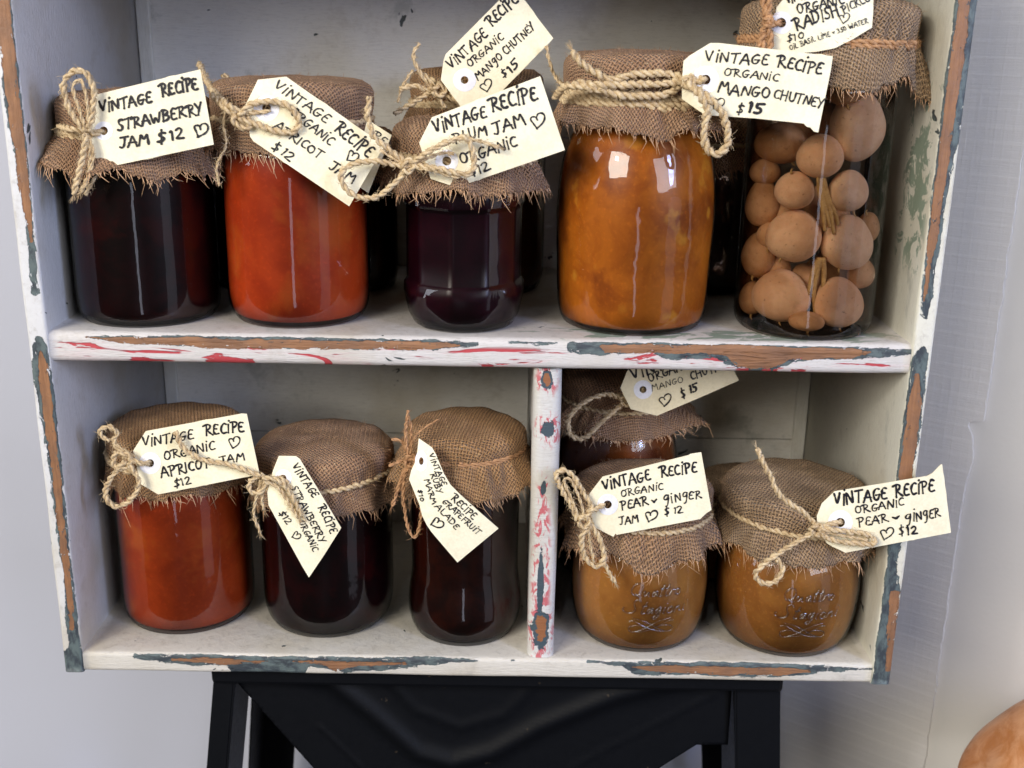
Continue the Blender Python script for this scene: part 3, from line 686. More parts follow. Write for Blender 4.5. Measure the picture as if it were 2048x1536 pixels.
# brine and radishes in the tall jar
brn = lathe([(max(r-.0014, .001), max(z, .004)) for r, z in prof_for('tall', .0434, .185) if z > .0012 and z < .160], (.2040, .0465, ZS), 96).obj('brine', BRINE)
pj = [o for o in COL.objects if o.name == 'pickle_jar'][0]; reparent(pj, brn)
def radmat(name, a, b):
    t = NT(name); P = t.obj(); n = t.noise(P, 50, 4); n2 = t.noise(P, 420, 3, .6)
    c = t.mix(t.sstep(n, .38, .60), a, b); c = t.mix(t.mul(t.sstep(t.noise(P, 150, 4, .7), .52, .72), .3), c, tuple(q*.6 for q in b)); c = t.mix(t.mul(t.sstep(n2, .64, .72), .5), c, (.12, .055, .025))
    t.set(Base_Color=c, Roughness=.6, Normal=t.bump(n2, .3, .0008)); t.b.inputs['Subsurface Weight'].default_value = .3; t.b.inputs['Specular IOR Level'].default_value = .12
    t.b.inputs['Subsurface Radius'].default_value = (.008, .004, .002); t.b.inputs['Subsurface Scale'].default_value = 1; return t.m
RM = [radmat('pickled_radish_pink', (.84, .60, .39), (.70, .46, .28)), radmat('pickled_radish_brown', (.68, .45, .26), (.50, .30, .15)), radmat('pickled_radish_pale', (.90, .70, .50), (.78, .57, .38))]
STEM = fibre('pickled_radish_stem', (.50, .36, .14), (.32, .20, .08))
def radish(pxx, pyy, rx, ry, mi, label, stem=None, tip=None, yy=None):
    cx, cy, R = .2040, .0465, .0415
    p = at(pxx, pyy, cy-.02); k = (p-CPOS).dot(FW)/FPX; a, b = rx*k*1.05, ry*k*1.03
    dx = max(-(R-a), min(R-a, p.x-cx)); Y = cy-math.sqrt(max(1e-6, (R-a)**2-dx*dx)) if yy is None else yy
    p = at(pxx, pyy, Y); p.x = cx+max(-(R-a-.0002), min(R-a-.0002, p.x-cx)); p.z = max(p.z, ZS+.0045+b)
    mb = MB(); rows = []; tilt = random.uniform(-.2, .2)
    for i in range(1, 24):
        t = math.pi*i/24; row = []
        for j in range(28):
            f = 2*math.pi*j/28; s = math.sin(t)*(1-.10*math.cos(t))
            v = Vector((a*s*math.cos(f), a*s*math.sin(f)*.98, b*math.cos(t)))
            v *= 1+.075*noise.noise(v*55+Vector((pxx, pyy, 0)))+.008*noise.noise(v*190+Vector((pxx, pyy, 0)))
            row.append(p+v)
        rows.append(row)
    mb.quadgrid(rows, True); mb.f.append(tuple(range(28))[::-1]); e = len(mb.v)-28; mb.f.append(tuple(e+i for i in range(28)))
    o = mb.obj('pickled_radish', RM[mi]); o['label'] = label; o['category'] = 'radish'; o['group'] = 'pickled radishes in the tall jar'
    rt_ = MB(); dv_ = Vector((random.uniform(-.6, .6), -.35, random.choice((-1, -1, 1)))).normalized(); q = p+Vector((dv_.x*a, dv_.y*a, dv_.z*b))*.97
    tp_ = catmull([q, q+dv_*.002, q+dv_*.0035+Vector((.001, 0, 0))], .0008); rt_.tube(tp_, [.0010*(1-.85*i_/len(tp_)) for i_ in range(len(tp_))], 6)
    rt_.obj('root_tip', STEM).parent = o
    if stem:
        sm = MB()
        for pts in stem:
            Q = [at(x, y, Y-a*.15 if i else Y-a*.2) for i, (x, y) in enumerate(pts)]
            Q = [Vector((q.x, max(q.y, cy-math.sqrt(max(1e-6, .0405**2-(q.x-cx)**2))), q.z)) for q in Q]
            Q = catmull(Q, .0012); n = len(Q)
            sm.tube(Q, [.0022*(1-.55*i/n) for i in range(n)], 7)
        s_ = sm.obj('stem', STEM); s_.parent = o
    return o
radish(1561, 285, 52, 40, 1, 'large brown radish high in the jar, partly under the mango chutney tag')
radish(1640, 313, 43, 42, 0, 'radish with a fan of greenish stems hanging under it', stem=[[(1640, 345), (1640, 380), (1646, 420), (1650, 462)], [(1642, 345), (1648, 385), (1660, 420), (1668, 468)], [(1638, 345), (1644, 390), (1654, 430), (1660, 455)], [(1643, 350), (1656, 395), (1672, 430), (1676, 450)]])
radish(1715, 250, 52, 70, 2, 'biggest elongated radish against the upper right side of the jar')
radish(1690, 172, 40, 36, 1, 'radish right under the ragged cloth hem of the tall jar')
radish(1588, 380, 38, 37, 0, 'small round radish above the roundest one in the tall jar')
radish(1697, 382, 38, 41, 2, 'small radish with a brown scar facing the front of the tall jar')
radish(1521, 405, 33, 47, 1, 'upright oval radish at the left side of the tall jar, halfway up')
radish(1587, 471, 52, 51, 0, 'roundest radish in the middle of the tall jar')
radish(1694, 484, 48, 54, 2, 'pale oval radish leaning on the right side of the tall jar, below the scarred one')
radish(1510, 510, 32, 46, 1, 'brown radish lying low at the left side of the tall jar', stem=[[(1528, 470), (1526, 500), (1532, 530), (1540, 560)], [(1524, 470), (1520, 510), (1526, 545)]])
radish(1563, 590, 57, 50, 0, 'largest speckled radish at the bottom of the tall jar')
radish(1676, 603, 48, 49, 0, 'round radish in the lower right of the tall jar', stem=[[(1640, 515), (1634, 545), (1628, 580), (1630, 625)], [(1645, 515), (1648, 550), (1644, 590)], [(1636, 520), (1624, 555), (1616, 590)]])
radish(1490, 596, 26, 34, 1, 'small dark radish squeezed into the lower left corner of the jar')
radish(1612, 650, 34, 18, 1, 'flat brown radish half under the two bottom radishes')
radish(1722, 545, 26, 30, 1, 'small radish seen edge on at the right, above the lower right radish')
radish(1530, 342, 30, 26, 1, 'small olive brown radish under the large upper left one')
radish(1600, 240, 44, 44, 1, 'radish mostly hidden behind the mango chutney tag', yy=.055)
radish(1640, 420, 44, 50, 1, 'dim radish deep in the middle of the tall jar', yy=.062)
radish(1655, 545, 44, 44, 1, 'dim radish deep behind the pale stems low in the jar', yy=.066)
radish(1560, 425, 34, 34, 1, 'dim radish deep behind the left column, between two oval ones', yy=.050)
radish(1665, 435, 36, 36, 1, 'dim radish deep on the right behind the scarred one', yy=.048)
radish(1545, 535, 36, 34, 1, 'dim radish deep above the large speckled bottom one', yy=.052)
radish(1610, 560, 34, 36, 1, 'dim radish deep between the two bottom radishes', yy=.050)
radish(1650, 240, 38, 38, 1, 'dim radish deep behind the corner of the mango chutney tag', yy=.048)
radish(1735, 455, 22, 30, 1, 'narrow radish at the right glass edge, halfway up the tall jar')
radish(1540, 470, 26, 26, 1, 'small dim radish behind the left edge of the roundest one', yy=.040)

# ------------------------------------------------------------------ handwriting
def arc(cx, cy, rx, ry, a0, a1, n=8): return [(cx+rx*math.cos(math.radians(a0+(a1-a0)*i/n)), cy+ry*math.sin(math.radians(a0+(a1-a0)*i/n))) for i in range(n+1)]
F = {
 'A': (.74, [[(0, 0), (.16, .42), (.38, 1), (.44, .95), (.70, 0)], [(.10, .36), (.36, .40), (.66, .34)]]),
 'B': (.66, [[(.12, 0), (.14, .98)], [(0, .96), (.3, 1.02), (.56, .86), (.46, .60), (.16, .52)], [(.16, .52), (.50, .50), (.64, .24), (.44, .02), (.06, .0)]]),
 'C': (.56, [[(.54, .88), (.36, 1), (.10, .74), (.05, .34), (.22, .02), (.52, .10)]]),
 'D': (.68, [[(.12, 0), (.12, .96)], [(0, .96), (.38, .98), (.66, .66), (.60, .22), (.34, .0), (.06, .02)]]),
 'E': (.54, [[(.50, .92), (.26, 1), (.12, .78), (.10, .56), (.36, .52)], [(.12, .54), (.04, .26), (.18, .0), (.50, .06)]]),
 'F': (.54, [[(.12, 0), (.12, .96)], [(.04, .96), (.56, 1)], [(.12, .52), (.46, .54)]]),
 'G': (.64, [[(.56, .90), (.36, 1), (.10, .72), (.05, .34), (.20, .02), (.46, .06), (.56, .40)], [(.30, .42), (.62, .44)]]),
 'g': (.62, [[(.56, .90), (.30, 1), (.08, .70), (.16, .42), (.44, .50), (.56, .90)], [(.56, .90), (.50, .3), (.36, -.28), (.16, -.34)]]),
 'H': (.66, [[(.08, 0), (.12, .98)], [(.58, 0), (.60, 1.0)], [(.10, .50), (.60, .54)]]),
 'I': (.24, [[(.10, 0), (.12, .98)]]),
 'i': (.26, [[(.10, 0), (.14, .82)], [(.17, 1.16), (.20, 1.20)]]),
 'J': (.60, [[(.04, .98), (.62, 1.0)], [(.38, .98), (.36, .26), (.24, .0), (.04, .12)]]),
 'K': (.62, [[(.10, 0), (.12, .98)], [(.56, .96), (.14, .46), (.60, .0)]]),
 'L': (.52, [[(.12, .98), (.08, .04), (.50, .04)]]),
 'M': (.84, [[(.04, 0), (.14, .92), (.20, .96), (.40, .40), (.62, .96), (.68, .92), (.78, 0)]]),
 'N': (.70, [[(.06, 0), (.10, .90), (.14, .94), (.56, .06), (.60, .08), (.64, .98)]]),
 'O': (.66, [arc(.32, .48, .28, .46, 100, 470, 12)]),
 'P': (.60, [[(.14, -.04), (.14, .96)], [(-.04, .94), (.32, 1.02), (.58, .84), (.44, .54), (.16, .48)]]),
 'R': (.72, [[(.16, -.02), (.20, .94)], [(-.12, .88), (.22, 1.02), (.56, .92), (.50, .62), (.20, .48)], [(.22, .50), (.46, .22), (.74, -.02)]]),
 'S': (.54, [[(.52, .90), (.34, 1.0), (.12, .84), (.20, .58), (.44, .40), (.44, .12), (.22, .0), (.02, .10)]]),
 'T': (.60, [[(.0, .94), (.62, 1.0)], [(.32, .98), (.28, 0)]]),
 'U': (.64, [[(.06, .96), (.06, .30), (.22, .02), (.46, .08), (.56, .40), (.58, .98)]]),
 'V': (.60, [[(.0, .98), (.10, .66), (.26, .02), (.36, .40), (.54, 1.0)]]),
 'W': (.84, [[(.0, .96), (.16, .06), (.22, .06), (.40, .70), (.56, .06), (.62, .06), (.80, 1.0)]]),
 'Y': (.58, [[(.0, .98), (.26, .50)], [(.54, 1.0), (.30, .46), (.14, -.06)]]),
 '$': (.52, [[(.48, .84), (.28, .92), (.10, .76), (.24, .54), (.44, .38), (.34, .14), (.06, .14)], [(.28, 1.14), (.24, -.10)]]),
 '0': (.58, [arc(.28, .46, .22, .40, 80, 450, 10)]), '1': (.26, [[(.04, .80), (.16, .96), (.12, 0)]]),
 '2': (.58, [[(.02, .78), (.22, .98), (.44, .80), (.36, .46), (.02, .06), (.10, .02), (.56, .04)]]),
 '3': (.52, [[(.04, .9), (.3, 1), (.44, .78), (.2, .54), (.46, .34), (.32, .02), (.02, .08)]]),
 '5': (.58, [[(.14, .92), (.10, .54), (.34, .60), (.46, .34), (.30, .04), (.02, .06)], [(.12, .92), (.56, 1.0)]]),
 '&': (.50, [[(.06, .62), (.22, .22), (.28, .22), (.48, .66)], [(.10, .60), (.26, .44), (.44, .62)], [(.18, .40), (.34, .40)]]),
 ',': (.2, [[(.08, .06), (.02, -.12)]]), ' ': (.36, []), '-': (.36, [[(.04, .45), (.3, .47)]]),
 '<': (.98, [[(.22, .0), (.12, .50), (.04, .86), (.20, .98), (.40, .86), (.42, .60)], [(.42, .78), (.60, 1.0), (.86, .92), (.94, .56), (.74, .24), (.44, .10), (.20, .04)]])}
def chaikin(P, n=2):
    for _ in range(n):
        if len(P) < 3: return P
        Q = [P[0]]
        for a, b in zip(P, P[1:]):
            Q.append((a[0]*.75+b[0]*.25, a[1]*.75+b[1]*.25)); Q.append((a[0]*.25+b[0]*.75, a[1]*.25+b[1]*.75))
        Q.append(P[-1]); P = Q
    return P
def strokes(text, x0, y0, x1, y1, h, rnd):
    """strokes in photo pixels for text written from (x0,y0) to (x1,y1) with letters h high"""
    W = sum(F[c][0]+.10 for c in text)-.10
    ux, uy = (x1-x0), (y1-y0); l = math.hypot(ux, uy); ux, uy = ux/l, uy/l; vx, vy = uy, -ux
    s = l/W; out = []; x = 0
    for c in text:
        w_, st = F[c]; jx, jy, sc = rnd.gauss(0, .02), rnd.gauss(0, .035), rnd.uniform(.92, 1.08); sl = rnd.gauss(.06, .04)
        for P in st:
            P = [(p[0]+rnd.gauss(0, .012)+p[1]*sl, p[1]*sc+jy+rnd.gauss(0, .012)) for p in P]
            out.append([(x0+(ux*(x+jx+a)*s)+vx*b*h, y0+(uy*(x+jx+a)*s)+vy*b*h) for a, b in chaikin(P)])
        x += w_+.10
    return out
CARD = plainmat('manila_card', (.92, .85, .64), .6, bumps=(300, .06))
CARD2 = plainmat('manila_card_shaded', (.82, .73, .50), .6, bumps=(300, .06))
RING = plainmat('white_reinforcement_ring', (.86, .87, .96), .45)
INK = plainmat('black_marker_ink', (.012, .011, .016), .45)
def tag(label, off, sc, outline, quad, Y, hole, ring, text, card=None, thick=1., curl=.0012, bow=None):
    """card hung from twine: all shapes given in the crop's pixels (off, sc bring them to photo pixels); Y = depth at the
    string end and at the far end; curl lifts the middle towards the viewer"""
    T = lambda p: (off[0]+p[0]*sc, off[1]+p[1]*sc)
    q0, q1 = T(quad[0]), T(quad[1]); du = (q1[0]-q0[0], q1[1]-q0[1]); dl = du[0]**2+du[1]**2
    def Yat(x, y):
        u = ((x-q0[0])*du[0]+(y-q0[1])*du[1])/dl; v = ((x-q0[0])*-du[1]+(y-q0[1])*du[0])/dl
        u_ = min(1.2, max(-.2, u))
        return Y[0]+(Y[1]-Y[0])*u-curl*4*u_*(1-u_)+(Y[2]*v if len(Y) > 2 else 0)
    P3 = lambda x, y, lift=0.: at(x, y, Yat(x, y)-lift)
    from mathutils.geometry import delaunay_2d_cdt
    O = [T(p) for p in outline]; pts = []
    for a, b in zip(O, O[1:]+O[:1]):
        n = max(1, int(math.hypot(b[0]-a[0], b[1]-a[1])/12))
        for k in range(n): pts.append((a[0]+(b[0]-a[0])*k/n, a[1]+(b[1]-a[1])*k/n))
    no = len(pts); E_ = [(i, (i+1) % no) for i in range(no)]; hc = T(hole[:2]); hr = hole[2]*sc; hs = hole[3] if len(hole) > 3 else 1.
    nh = 20; hp = [(hc[0]+hr*hs*math.cos(2*math.pi*i/nh), hc[1]+hr*math.sin(2*math.pi*i/nh)) for i in range(nh)]
    pts += hp; E_ += [(no+i, no+(i+1) % nh) for i in range(nh)]
    xs = [p[0] for p in O]; ys = [p[1] for p in O]
    gx = min(xs)+7
    def inside(x, y):
        c = False
        for a, b in zip(O, O[1:]+O[:1]):
            if (a[1] > y) != (b[1] > y) and x < (b[0]-a[0])*(y-a[1])/(b[1]-a[1])+a[0]: c = not c
        return c
    while gx < max(xs):
        gy = min(ys)+7
        while gy < max(ys):
            if inside(gx, gy) and math.hypot(gx-hc[0], gy-hc[1]) > hr*1.5: pts.append((gx, gy))
            gy += 14
        gx += 14
    V, _, Fc, _, _, _ = delaunay_2d_cdt([Vector(p) for p in pts], E_, [], 0, 1e-5)
    mb = MB(); mb.v = [P3(v.x, v.y) for v in V]
    for f in Fc:
        cx = sum(V[i].x for i in f)/3; cy = sum(V[i].y for i in f)/3
        if inside(cx, cy) and math.hypot((cx-hc[0])/hs, cy-hc[1]) > hr*.98:
            a, b, c = [mb.v[i] for i in f]; n = (b-a).cross(c-a); f = tuple(f)
            mb.f.append(f if n.dot(a-CPOS) < 0 else f[::-1])
    cen = P3(*hc)
    root = empty('gift_tag', cen, label=label, category='tag')
    o = mb.obj('card', card or CARD, smooth=False, solid=.0005); reparent(root, o)
    if ring:
        mb = MB(); n = 36; rr = [[], []]
        for i in range(n):
            a = 2*math.pi*i/n
            for k, r in ((0, hr*1.0), (1, ring*sc)): rr[k].append(P3(hc[0]+r*hs*math.cos(a), hc[1]+r*math.sin(a), .00018))
        mb.quadgrid(rr, True); o = mb.obj('hole_ring', RING); reparent(root, o)
    rnd = random.Random(hash(label) % 1000 if False else len(label)*7); mb = MB(); lift = .0003
    for ln in text:
        txt, x0, y0, x1, y1, h = ln[:6]; bold = ln[6] if len(ln) > 6 else 1.
        a, b = T((x0, y0)), T((x1, y1)); hh = h*sc
        if len(txt) == 1: # keep single glyph proportions
            l = math.hypot(b[0]-a[0], b[1]-a[1])
        wd = max(1.25, hh*.105)*thick*bold
        for S in strokes(txt, *a, *b, hh, rnd):
            lift += .0000012; n = len(S)
            if n < 2: continue
            Lf, Rt = [], []
            for i, p in enumerate(S):
                q0_, q1_ = S[max(0, i-1)], S[min(n-1, i+1)]; tx, ty = q1_[0]-q0_[0], q1_[1]-q0_[1]; l = math.hypot(tx, ty) or 1
                ww = wd*(.82+.55*noise.noise(Vector((p[0]*.16, p[1]*.16, 3))))*(1 if 0 < i < n-1 else .85)
                nx, ny = -ty/l*ww, tx/l*ww; Lf.append(P3(p[0]+nx, p[1]+ny, lift)); Rt.append(P3(p[0]-nx, p[1]-ny, lift))
            mb.quadgrid([Lf, Rt])
            for p in (S[0], S[-1]):
                b0 = len(mb.v); mb.v += [P3(p[0]+wd*.9*math.cos(k*math.pi/4), p[1]+wd*.9*math.sin(k*math.pi/4), lift+.0000006) for k in range(8)]; mb.f.append(tuple(range(b0, b0+8)))
    if mb.v:
        o = mb.obj('handwriting', INK); reparent(root, o)
    return root
tag('cream strawberry jam tag on the leftmost jar of the top shelf', (90, 120), .1953,
    [(530, 352), (1590, 95), (1728, 866), (665, 1092), (487, 985), (430, 560)], [(390, 382), (1590, 95)], (-.004, -.006), (600, 725, 44), 96,
    [('ViNTAGE', 565, 542, 1095, 432, 108), ('RECiPE', 1190, 378, 1570, 298, 125), ('STRAWBERRY', 745, 722, 1620, 545, 108), ('JAM', 765, 905, 1070, 860, 108), ('$', 1155, 862, 1250, 846, 120), ('12', 1285, 818, 1420, 800, 108), ('<', 1530, 792, 1690, 762, 128, .7)], thick=1.25)
tag('cream apricot jam tag slanting down across the second jar of the top shelf', (420, 120), .2018,
    [(475, 195), (755, 165), (1728, 849), (1380, 1450), (430, 805), (398, 760), (352, 445)], [(560, 27), (1728, 849)], (.003, .001), (560, 478, 44), 128,
    [('ViNTAGE', 625, 265, 1150, 632, 92), ('RECiPE', 1220, 695, 1565, 965, 118), ('ORGANiC', 790, 530, 1190, 850, 85), ('APRICOT', 625, 665, 1080, 985, 88), ('JAM', 1170, 1070, 1410, 1225, 95), ('$', 600, 880, 670, 920, 88), ('12', 690, 930, 790, 1008, 95), ('<', 1330, 985, 1440, 1040, 110, .7)])
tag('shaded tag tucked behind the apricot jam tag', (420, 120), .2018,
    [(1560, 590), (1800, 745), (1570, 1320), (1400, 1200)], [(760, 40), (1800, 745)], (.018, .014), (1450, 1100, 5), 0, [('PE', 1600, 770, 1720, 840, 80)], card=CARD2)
tag('mango chutney tag standing upright behind the plum jam tag, tip out of the frame', (770, 0), .1758,
    [(690, 616), (1458, -159), (1915, 435), (1240, 1128), (860, 1210), (635, 910), (665, 690)], [(531, 776), (1458, -159)], (.086, .080), (905, 910, 44), 132,
    [('ViNTAGE', 755, 795, 1175, 400, 112), ('RECiPE', 1210, 305, 1520, 10, 125), ('ORGANiC', 965, 770, 1360, 435, 82), ('MANgO', 1055, 918, 1345, 660, 82), ('CHUTNEY', 1380, 625, 1715, 315, 88), ('$', 1345, 895, 1400, 850, 84), ('15', 1435, 830, 1530, 745, 96, 1.3), ('<', 1130, 1075, 1250, 960, 110, .7)])
tag('cream plum jam tag in the middle of the top shelf', (680, 120), .2295,
    [(800, 500), (1745, 140), (1960, 785), (1015, 1110), (790, 1035), (690, 720)], [(637, 562), (1745, 140)], (-.004, -.008), (930, 880, 40), 100,
    [('ViNTAGE', 830, 645, 1280, 500, 105), ('RECiPE', 1320, 452, 1725, 345, 125), ('PLUM', 1000, 724, 1285, 655, 88), ('JAM', 1345, 655, 1620, 560, 98), ('<', 1690, 612, 1820, 550, 118, .7), ('ORGANiC', 1060, 912, 1550, 745, 92), ('$', 1150, 1020, 1200, 1000, 80), ('12', 1215, 995, 1315, 950, 80)])
tag('mango chutney tag with a torn lower corner, right of the top shelf', (1340, 0), .2441,
    [(110, 500), (160, 455), (330, 352), (400, 352), (1335, 460), (1320, 560), (1215, 1085), (1180, 1078), (1150, 1045), (1120, 1038), (1095, 1012), (700, 970), (287, 942), (98, 811), (100, 640)], [(125, 326), (1335, 460)], (-.001, -.012), (292, 652, 40), 112,
    [('ViNTAGE', 290, 505, 800, 532, 85), ('RECiPE', 870, 545, 1240, 610, 100), ('ORGANiC', 440, 615, 890, 668, 62), ('MANGO', 390, 755, 810, 808, 88), ('CHUTNEY', 845, 800, 1250, 888, 76), ('<', 340, 892, 460, 888, 84, .7), ('$', 540, 928, 600, 935, 84), ('15', 640, 918, 760, 938, 84, 1.5)])
tag('pickled radish tag cut off by the top of the frame', (1340, 0), .2441,
    [(930, -10), (1250, -120), (1670, -240), (1665, 100), (1655, 225), (1500, 320), (1350, 395), (1200, 424), (1000, 440), (835, 440), (845, 250), (872, 60)], [(860, -10), (1665, -240)], (-.003, -.006), (912, 186, 40), 92,
    [('ViNTAGE', 960, 30, 1220, -40, 90), ('RECiPE', 1260, -50, 1600, -130, 90), ('ORGANiC', 1045, 112, 1430, 25, 76), ('RADISH', 1030, 246, 1390, 128, 95), ('PICKLE', 1420, 110, 1640, 5, 66), ('<', 1400, 205, 1490, 170, 80, .6), ('$10', 955, 345, 1105, 312, 58), ('OiL BASiL LiME & 350 WATER', 985, 412, 1625, 185, 40, .8)], curl=.002)
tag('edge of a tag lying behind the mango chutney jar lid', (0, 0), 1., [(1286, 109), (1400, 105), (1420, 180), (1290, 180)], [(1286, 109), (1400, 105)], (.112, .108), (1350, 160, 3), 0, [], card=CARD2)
tag('cream apricot jam tag on the leftmost jar of the bottom shelf', (180, 790), .1855,
    [(600, 390), (1640, 200), (1690, 204), (1828, 855), (735, 1072), (545, 960), (465, 600)], [(428, 420), (1690, 200)], (.016, .012), (648, 735, 42), 118,
    [('ViNTAGE', 570, 562, 1115, 472, 100), ('RECiPE', 1235, 440, 1665, 392, 112), ('ORGANiC', 800, 700, 1350, 592, 92), ('<', 1510, 580, 1640, 540, 112, .7), ('APRICOT', 770, 890, 1290, 782, 105), ('JAM', 1400, 752, 1665, 700, 88), ('$', 905, 1000, 975, 990, 80), ('12', 990, 980, 1090, 955, 80)])
tag('strawberry jam tag hanging steeply on the middle jar of the bottom left compartment', (480, 820), .2279,
    [(340, 403), (490, 405), (525, 430), (888, 1035), (740, 1270), (605, 1470), (550, 1380), (250, 835), (240, 720), (290, 530)], [(421, 280), (888, 1038)], (.011, .007), (380, 595, 27), 74,
    [('ViNTAGE', 455, 495, 640, 775, 66), ('RECiPE', 685, 850, 795, 1085, 72), ('STRAWBERRY', 445, 680, 705, 1172, 60), ('ORGANiC', 515, 985, 640, 1245, 54), ('$', 335, 905, 365, 950, 60), ('12', 372, 950, 410, 1005, 60), ('<', 445, 1105, 500, 1155, 72, .75)])
tag('curled grapefruit marmalade tag on the jar left of the divider', (760, 790), .2279,
    [(340, 380), (455, 460), (490, 520), (560, 690), (620, 790), (700, 870), (860, 1015), (1040, 1172), (860, 1320), (680, 1470), (560, 1330), (450, 1200), (410, 1140), (370, 1060), (345, 960), (300, 850), (255, 740), (275, 660), (320, 560)], [(385, 330), (1040, 1172)], (.001, -.004), (362, 580, 34, .6), 90,
    [('ViNTAGE', 425, 525, 545, 800, 46), ('RECiPE', 620, 910, 815, 1095, 62), ('RUBY', 438, 690, 505, 865, 48), ('GRAPEFRUiT', 540, 945, 855, 1225, 50), ('MARM', 385, 745, 460, 960, 44), ('ALADE', 475, 980, 665, 1182, 50), ('$10', 330, 835, 358, 940, 34), ('<', 430, 1120, 515, 1195, 84, .8)], curl=.004)
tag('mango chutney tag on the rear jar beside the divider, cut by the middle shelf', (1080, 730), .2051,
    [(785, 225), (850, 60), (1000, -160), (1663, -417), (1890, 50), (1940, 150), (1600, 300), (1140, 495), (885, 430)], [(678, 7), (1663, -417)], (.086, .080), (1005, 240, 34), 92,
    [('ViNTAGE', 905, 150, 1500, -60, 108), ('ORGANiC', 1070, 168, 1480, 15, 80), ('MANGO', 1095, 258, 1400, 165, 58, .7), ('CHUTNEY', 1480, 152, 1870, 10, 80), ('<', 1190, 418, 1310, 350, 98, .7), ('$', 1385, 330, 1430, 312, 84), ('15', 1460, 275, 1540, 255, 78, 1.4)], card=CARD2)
tag('pear and ginger jam tag beside the divider', (1090, 890), .1953,
    [(590, 325), (1470, 105), (1490, 92), (1600, 75), (1640, 300), (1705, 665), (1650, 700), (1590, 758), (1500, 775), (735, 920), (722, 908), (700, 940), (520, 850), (450, 680), (455, 500)], [(430, 364), (1600, 75)], (-.003, -.007), (642, 610, 42), 108,
    [('ViNTAGE', 600, 470, 1085, 360, 105), ('RECiPE', 1185, 332, 1555, 272, 105), ('ORGANiC', 780, 530, 1210, 458, 68), ('PEAR', 780, 665, 1060, 610, 88), ('&', 1090, 612, 1145, 602, 62, 1.3), ('gi', 1215, 610, 1320, 582, 82), ('NgER', 1330, 586, 1600, 540, 80), ('JAM', 765, 820, 960, 785, 78), ('<', 1030, 795, 1170, 762, 104, .8), ('$', 1225, 728, 1280, 715, 80), ('12', 1320, 705, 1415, 692, 72)])
tag('pear and ginger tag with pointed corner hanging over the right edge of the cabinet', (1400, 880), .2539,
    [(1060, 405), (1790, 284), (1830, 262), (1895, 196), (1908, 192), (1978, 730), (1145, 888), (1000, 815), (925, 690), (920, 600), (960, 500)], [(898, 432), (1915, 262)], (-.008, -.013), (1105, 650, 37), 98,
    [('ViNTAGE', 1060, 515, 1475, 462, 95), ('RECiPE', 1535, 450, 1850, 402, 92), ('ORGANiC', 1225, 580, 1610, 520, 62), ('PEAR', 1245, 685, 1485, 640, 66), ('&', 1520, 640, 1580, 630, 46, 1.4), ('gi', 1615, 655, 1700, 638, 70), ('NgER', 1705, 640, 1895, 600, 66), ('<', 1425, 792, 1540, 758, 76, .8), ('$', 1570, 755, 1612, 746, 66), ('12', 1635, 745, 1715, 735, 66, 1.2)])

# ------------------------------------------------------------------ script embossed on the squat jars
SC = {'Q': (.9, [arc(.42, .5, .36, .46, 60, 420, 12), [(.40, .2), (.65, -.05), (.9, .02)]]), 'u': (.55, [[(.0, .30), (.1, .46), (.06, .12), (.18, .0), (.38, .44), (.36, .08), (.50, .04)]]),
      'a': (.5, [[(.40, .40), (.2, .46), (.04, .16), (.2, .0), (.42, .44), (.40, .06), (.50, .08)]]), 't': (.36, [[(.26, .86), (.10, .1), (.2, .0), (.34, .1)], [(.04, .56), (.36, .60)]]),
      'r': (.42, [[(.04, .0), (.14, .42), (.26, .40), (.42, .44)]]), 'o': (.5, [arc(.22, .22, .19, .22, 80, 440, 9)]), 'g': (.5, [[(.42, .42), (.2, .46), (.04, .2), (.2, .02), (.42, .44), (.34, -.3), (.1, -.34), (.0, -.2), (.4, .04)]]),
      'i': (.26, [[(.10, .44), (.08, .06), (.2, .02)], [(.18, .66), (.20, .70)]]), 'n': (.58, [[(.04, .0), (.12, .44), (.14, .3), (.34, .46), (.36, .06), (.52, .06)]]),
      'S': (.8, [[(.70, .84), (.50, 1.04), (.28, .86), (.36, .56), (.56, .3), (.40, .02), (.0, .0), (-.3, .2), (-.2, .36)]])}
def emboss(jn, c, R, rot):
    root = jn; mb = MB()
    prof = prof_for('squat', R, .092)
    def rad(z):
        for (r0, z0), (r1, z1) in zip(prof, prof[1:]):
            if z0 <= z <= z1 and z1 > z0: return r0+(r1-r0)*(z-z0)/(z1-z0)
        return R
    def put(P, r=.00048):
        Q = []
        for x, z in P:
            a = -math.pi/2+x/R+rot; rr = rad(z)+.0001; Q.append(Vector((c[0]+rr*math.cos(a), c[1]+rr*math.sin(a), c[2]+z)))
        mb.tube(Q, r, 5)
    for word, x0, z0, s in (('Quattro', -.016, .046, .0095), ('Stagioni', -.0175, .0335, .0105)):
        x = x0
        for ch in word:
            w_, st = SC[ch]
            for P in st: put([(x+(a+.28*b)*s, z0+b*s) for a, b in chaikin(P)])
            x += (w_+.02)*s
    for sx in (-1, 1):
        put(chaikin([(sx*-.013, .030), (sx*-.004, .0285), (sx*.006, .0215), (sx*.014, .0185), (sx*.016, .0225), (sx*.010, .0255), (sx*.002, .0235)], 3), .0003)
        put(chaikin([(sx*-.010, .0195), (sx*.0, .0215), (sx*.012, .0285), (sx*.015, .0275)], 3), .0003)
    o = mb.obj('embossed_script', EMB); reparent(root, o)
for o in list(COL.objects):
    if o.name.startswith('jam_jar') and 'squat' in o.get('label', ''):
        emboss(o, tuple(o.location), .0472 if o.location.x < .15 else .0484, .08 if o.location.x < .15 else .03)

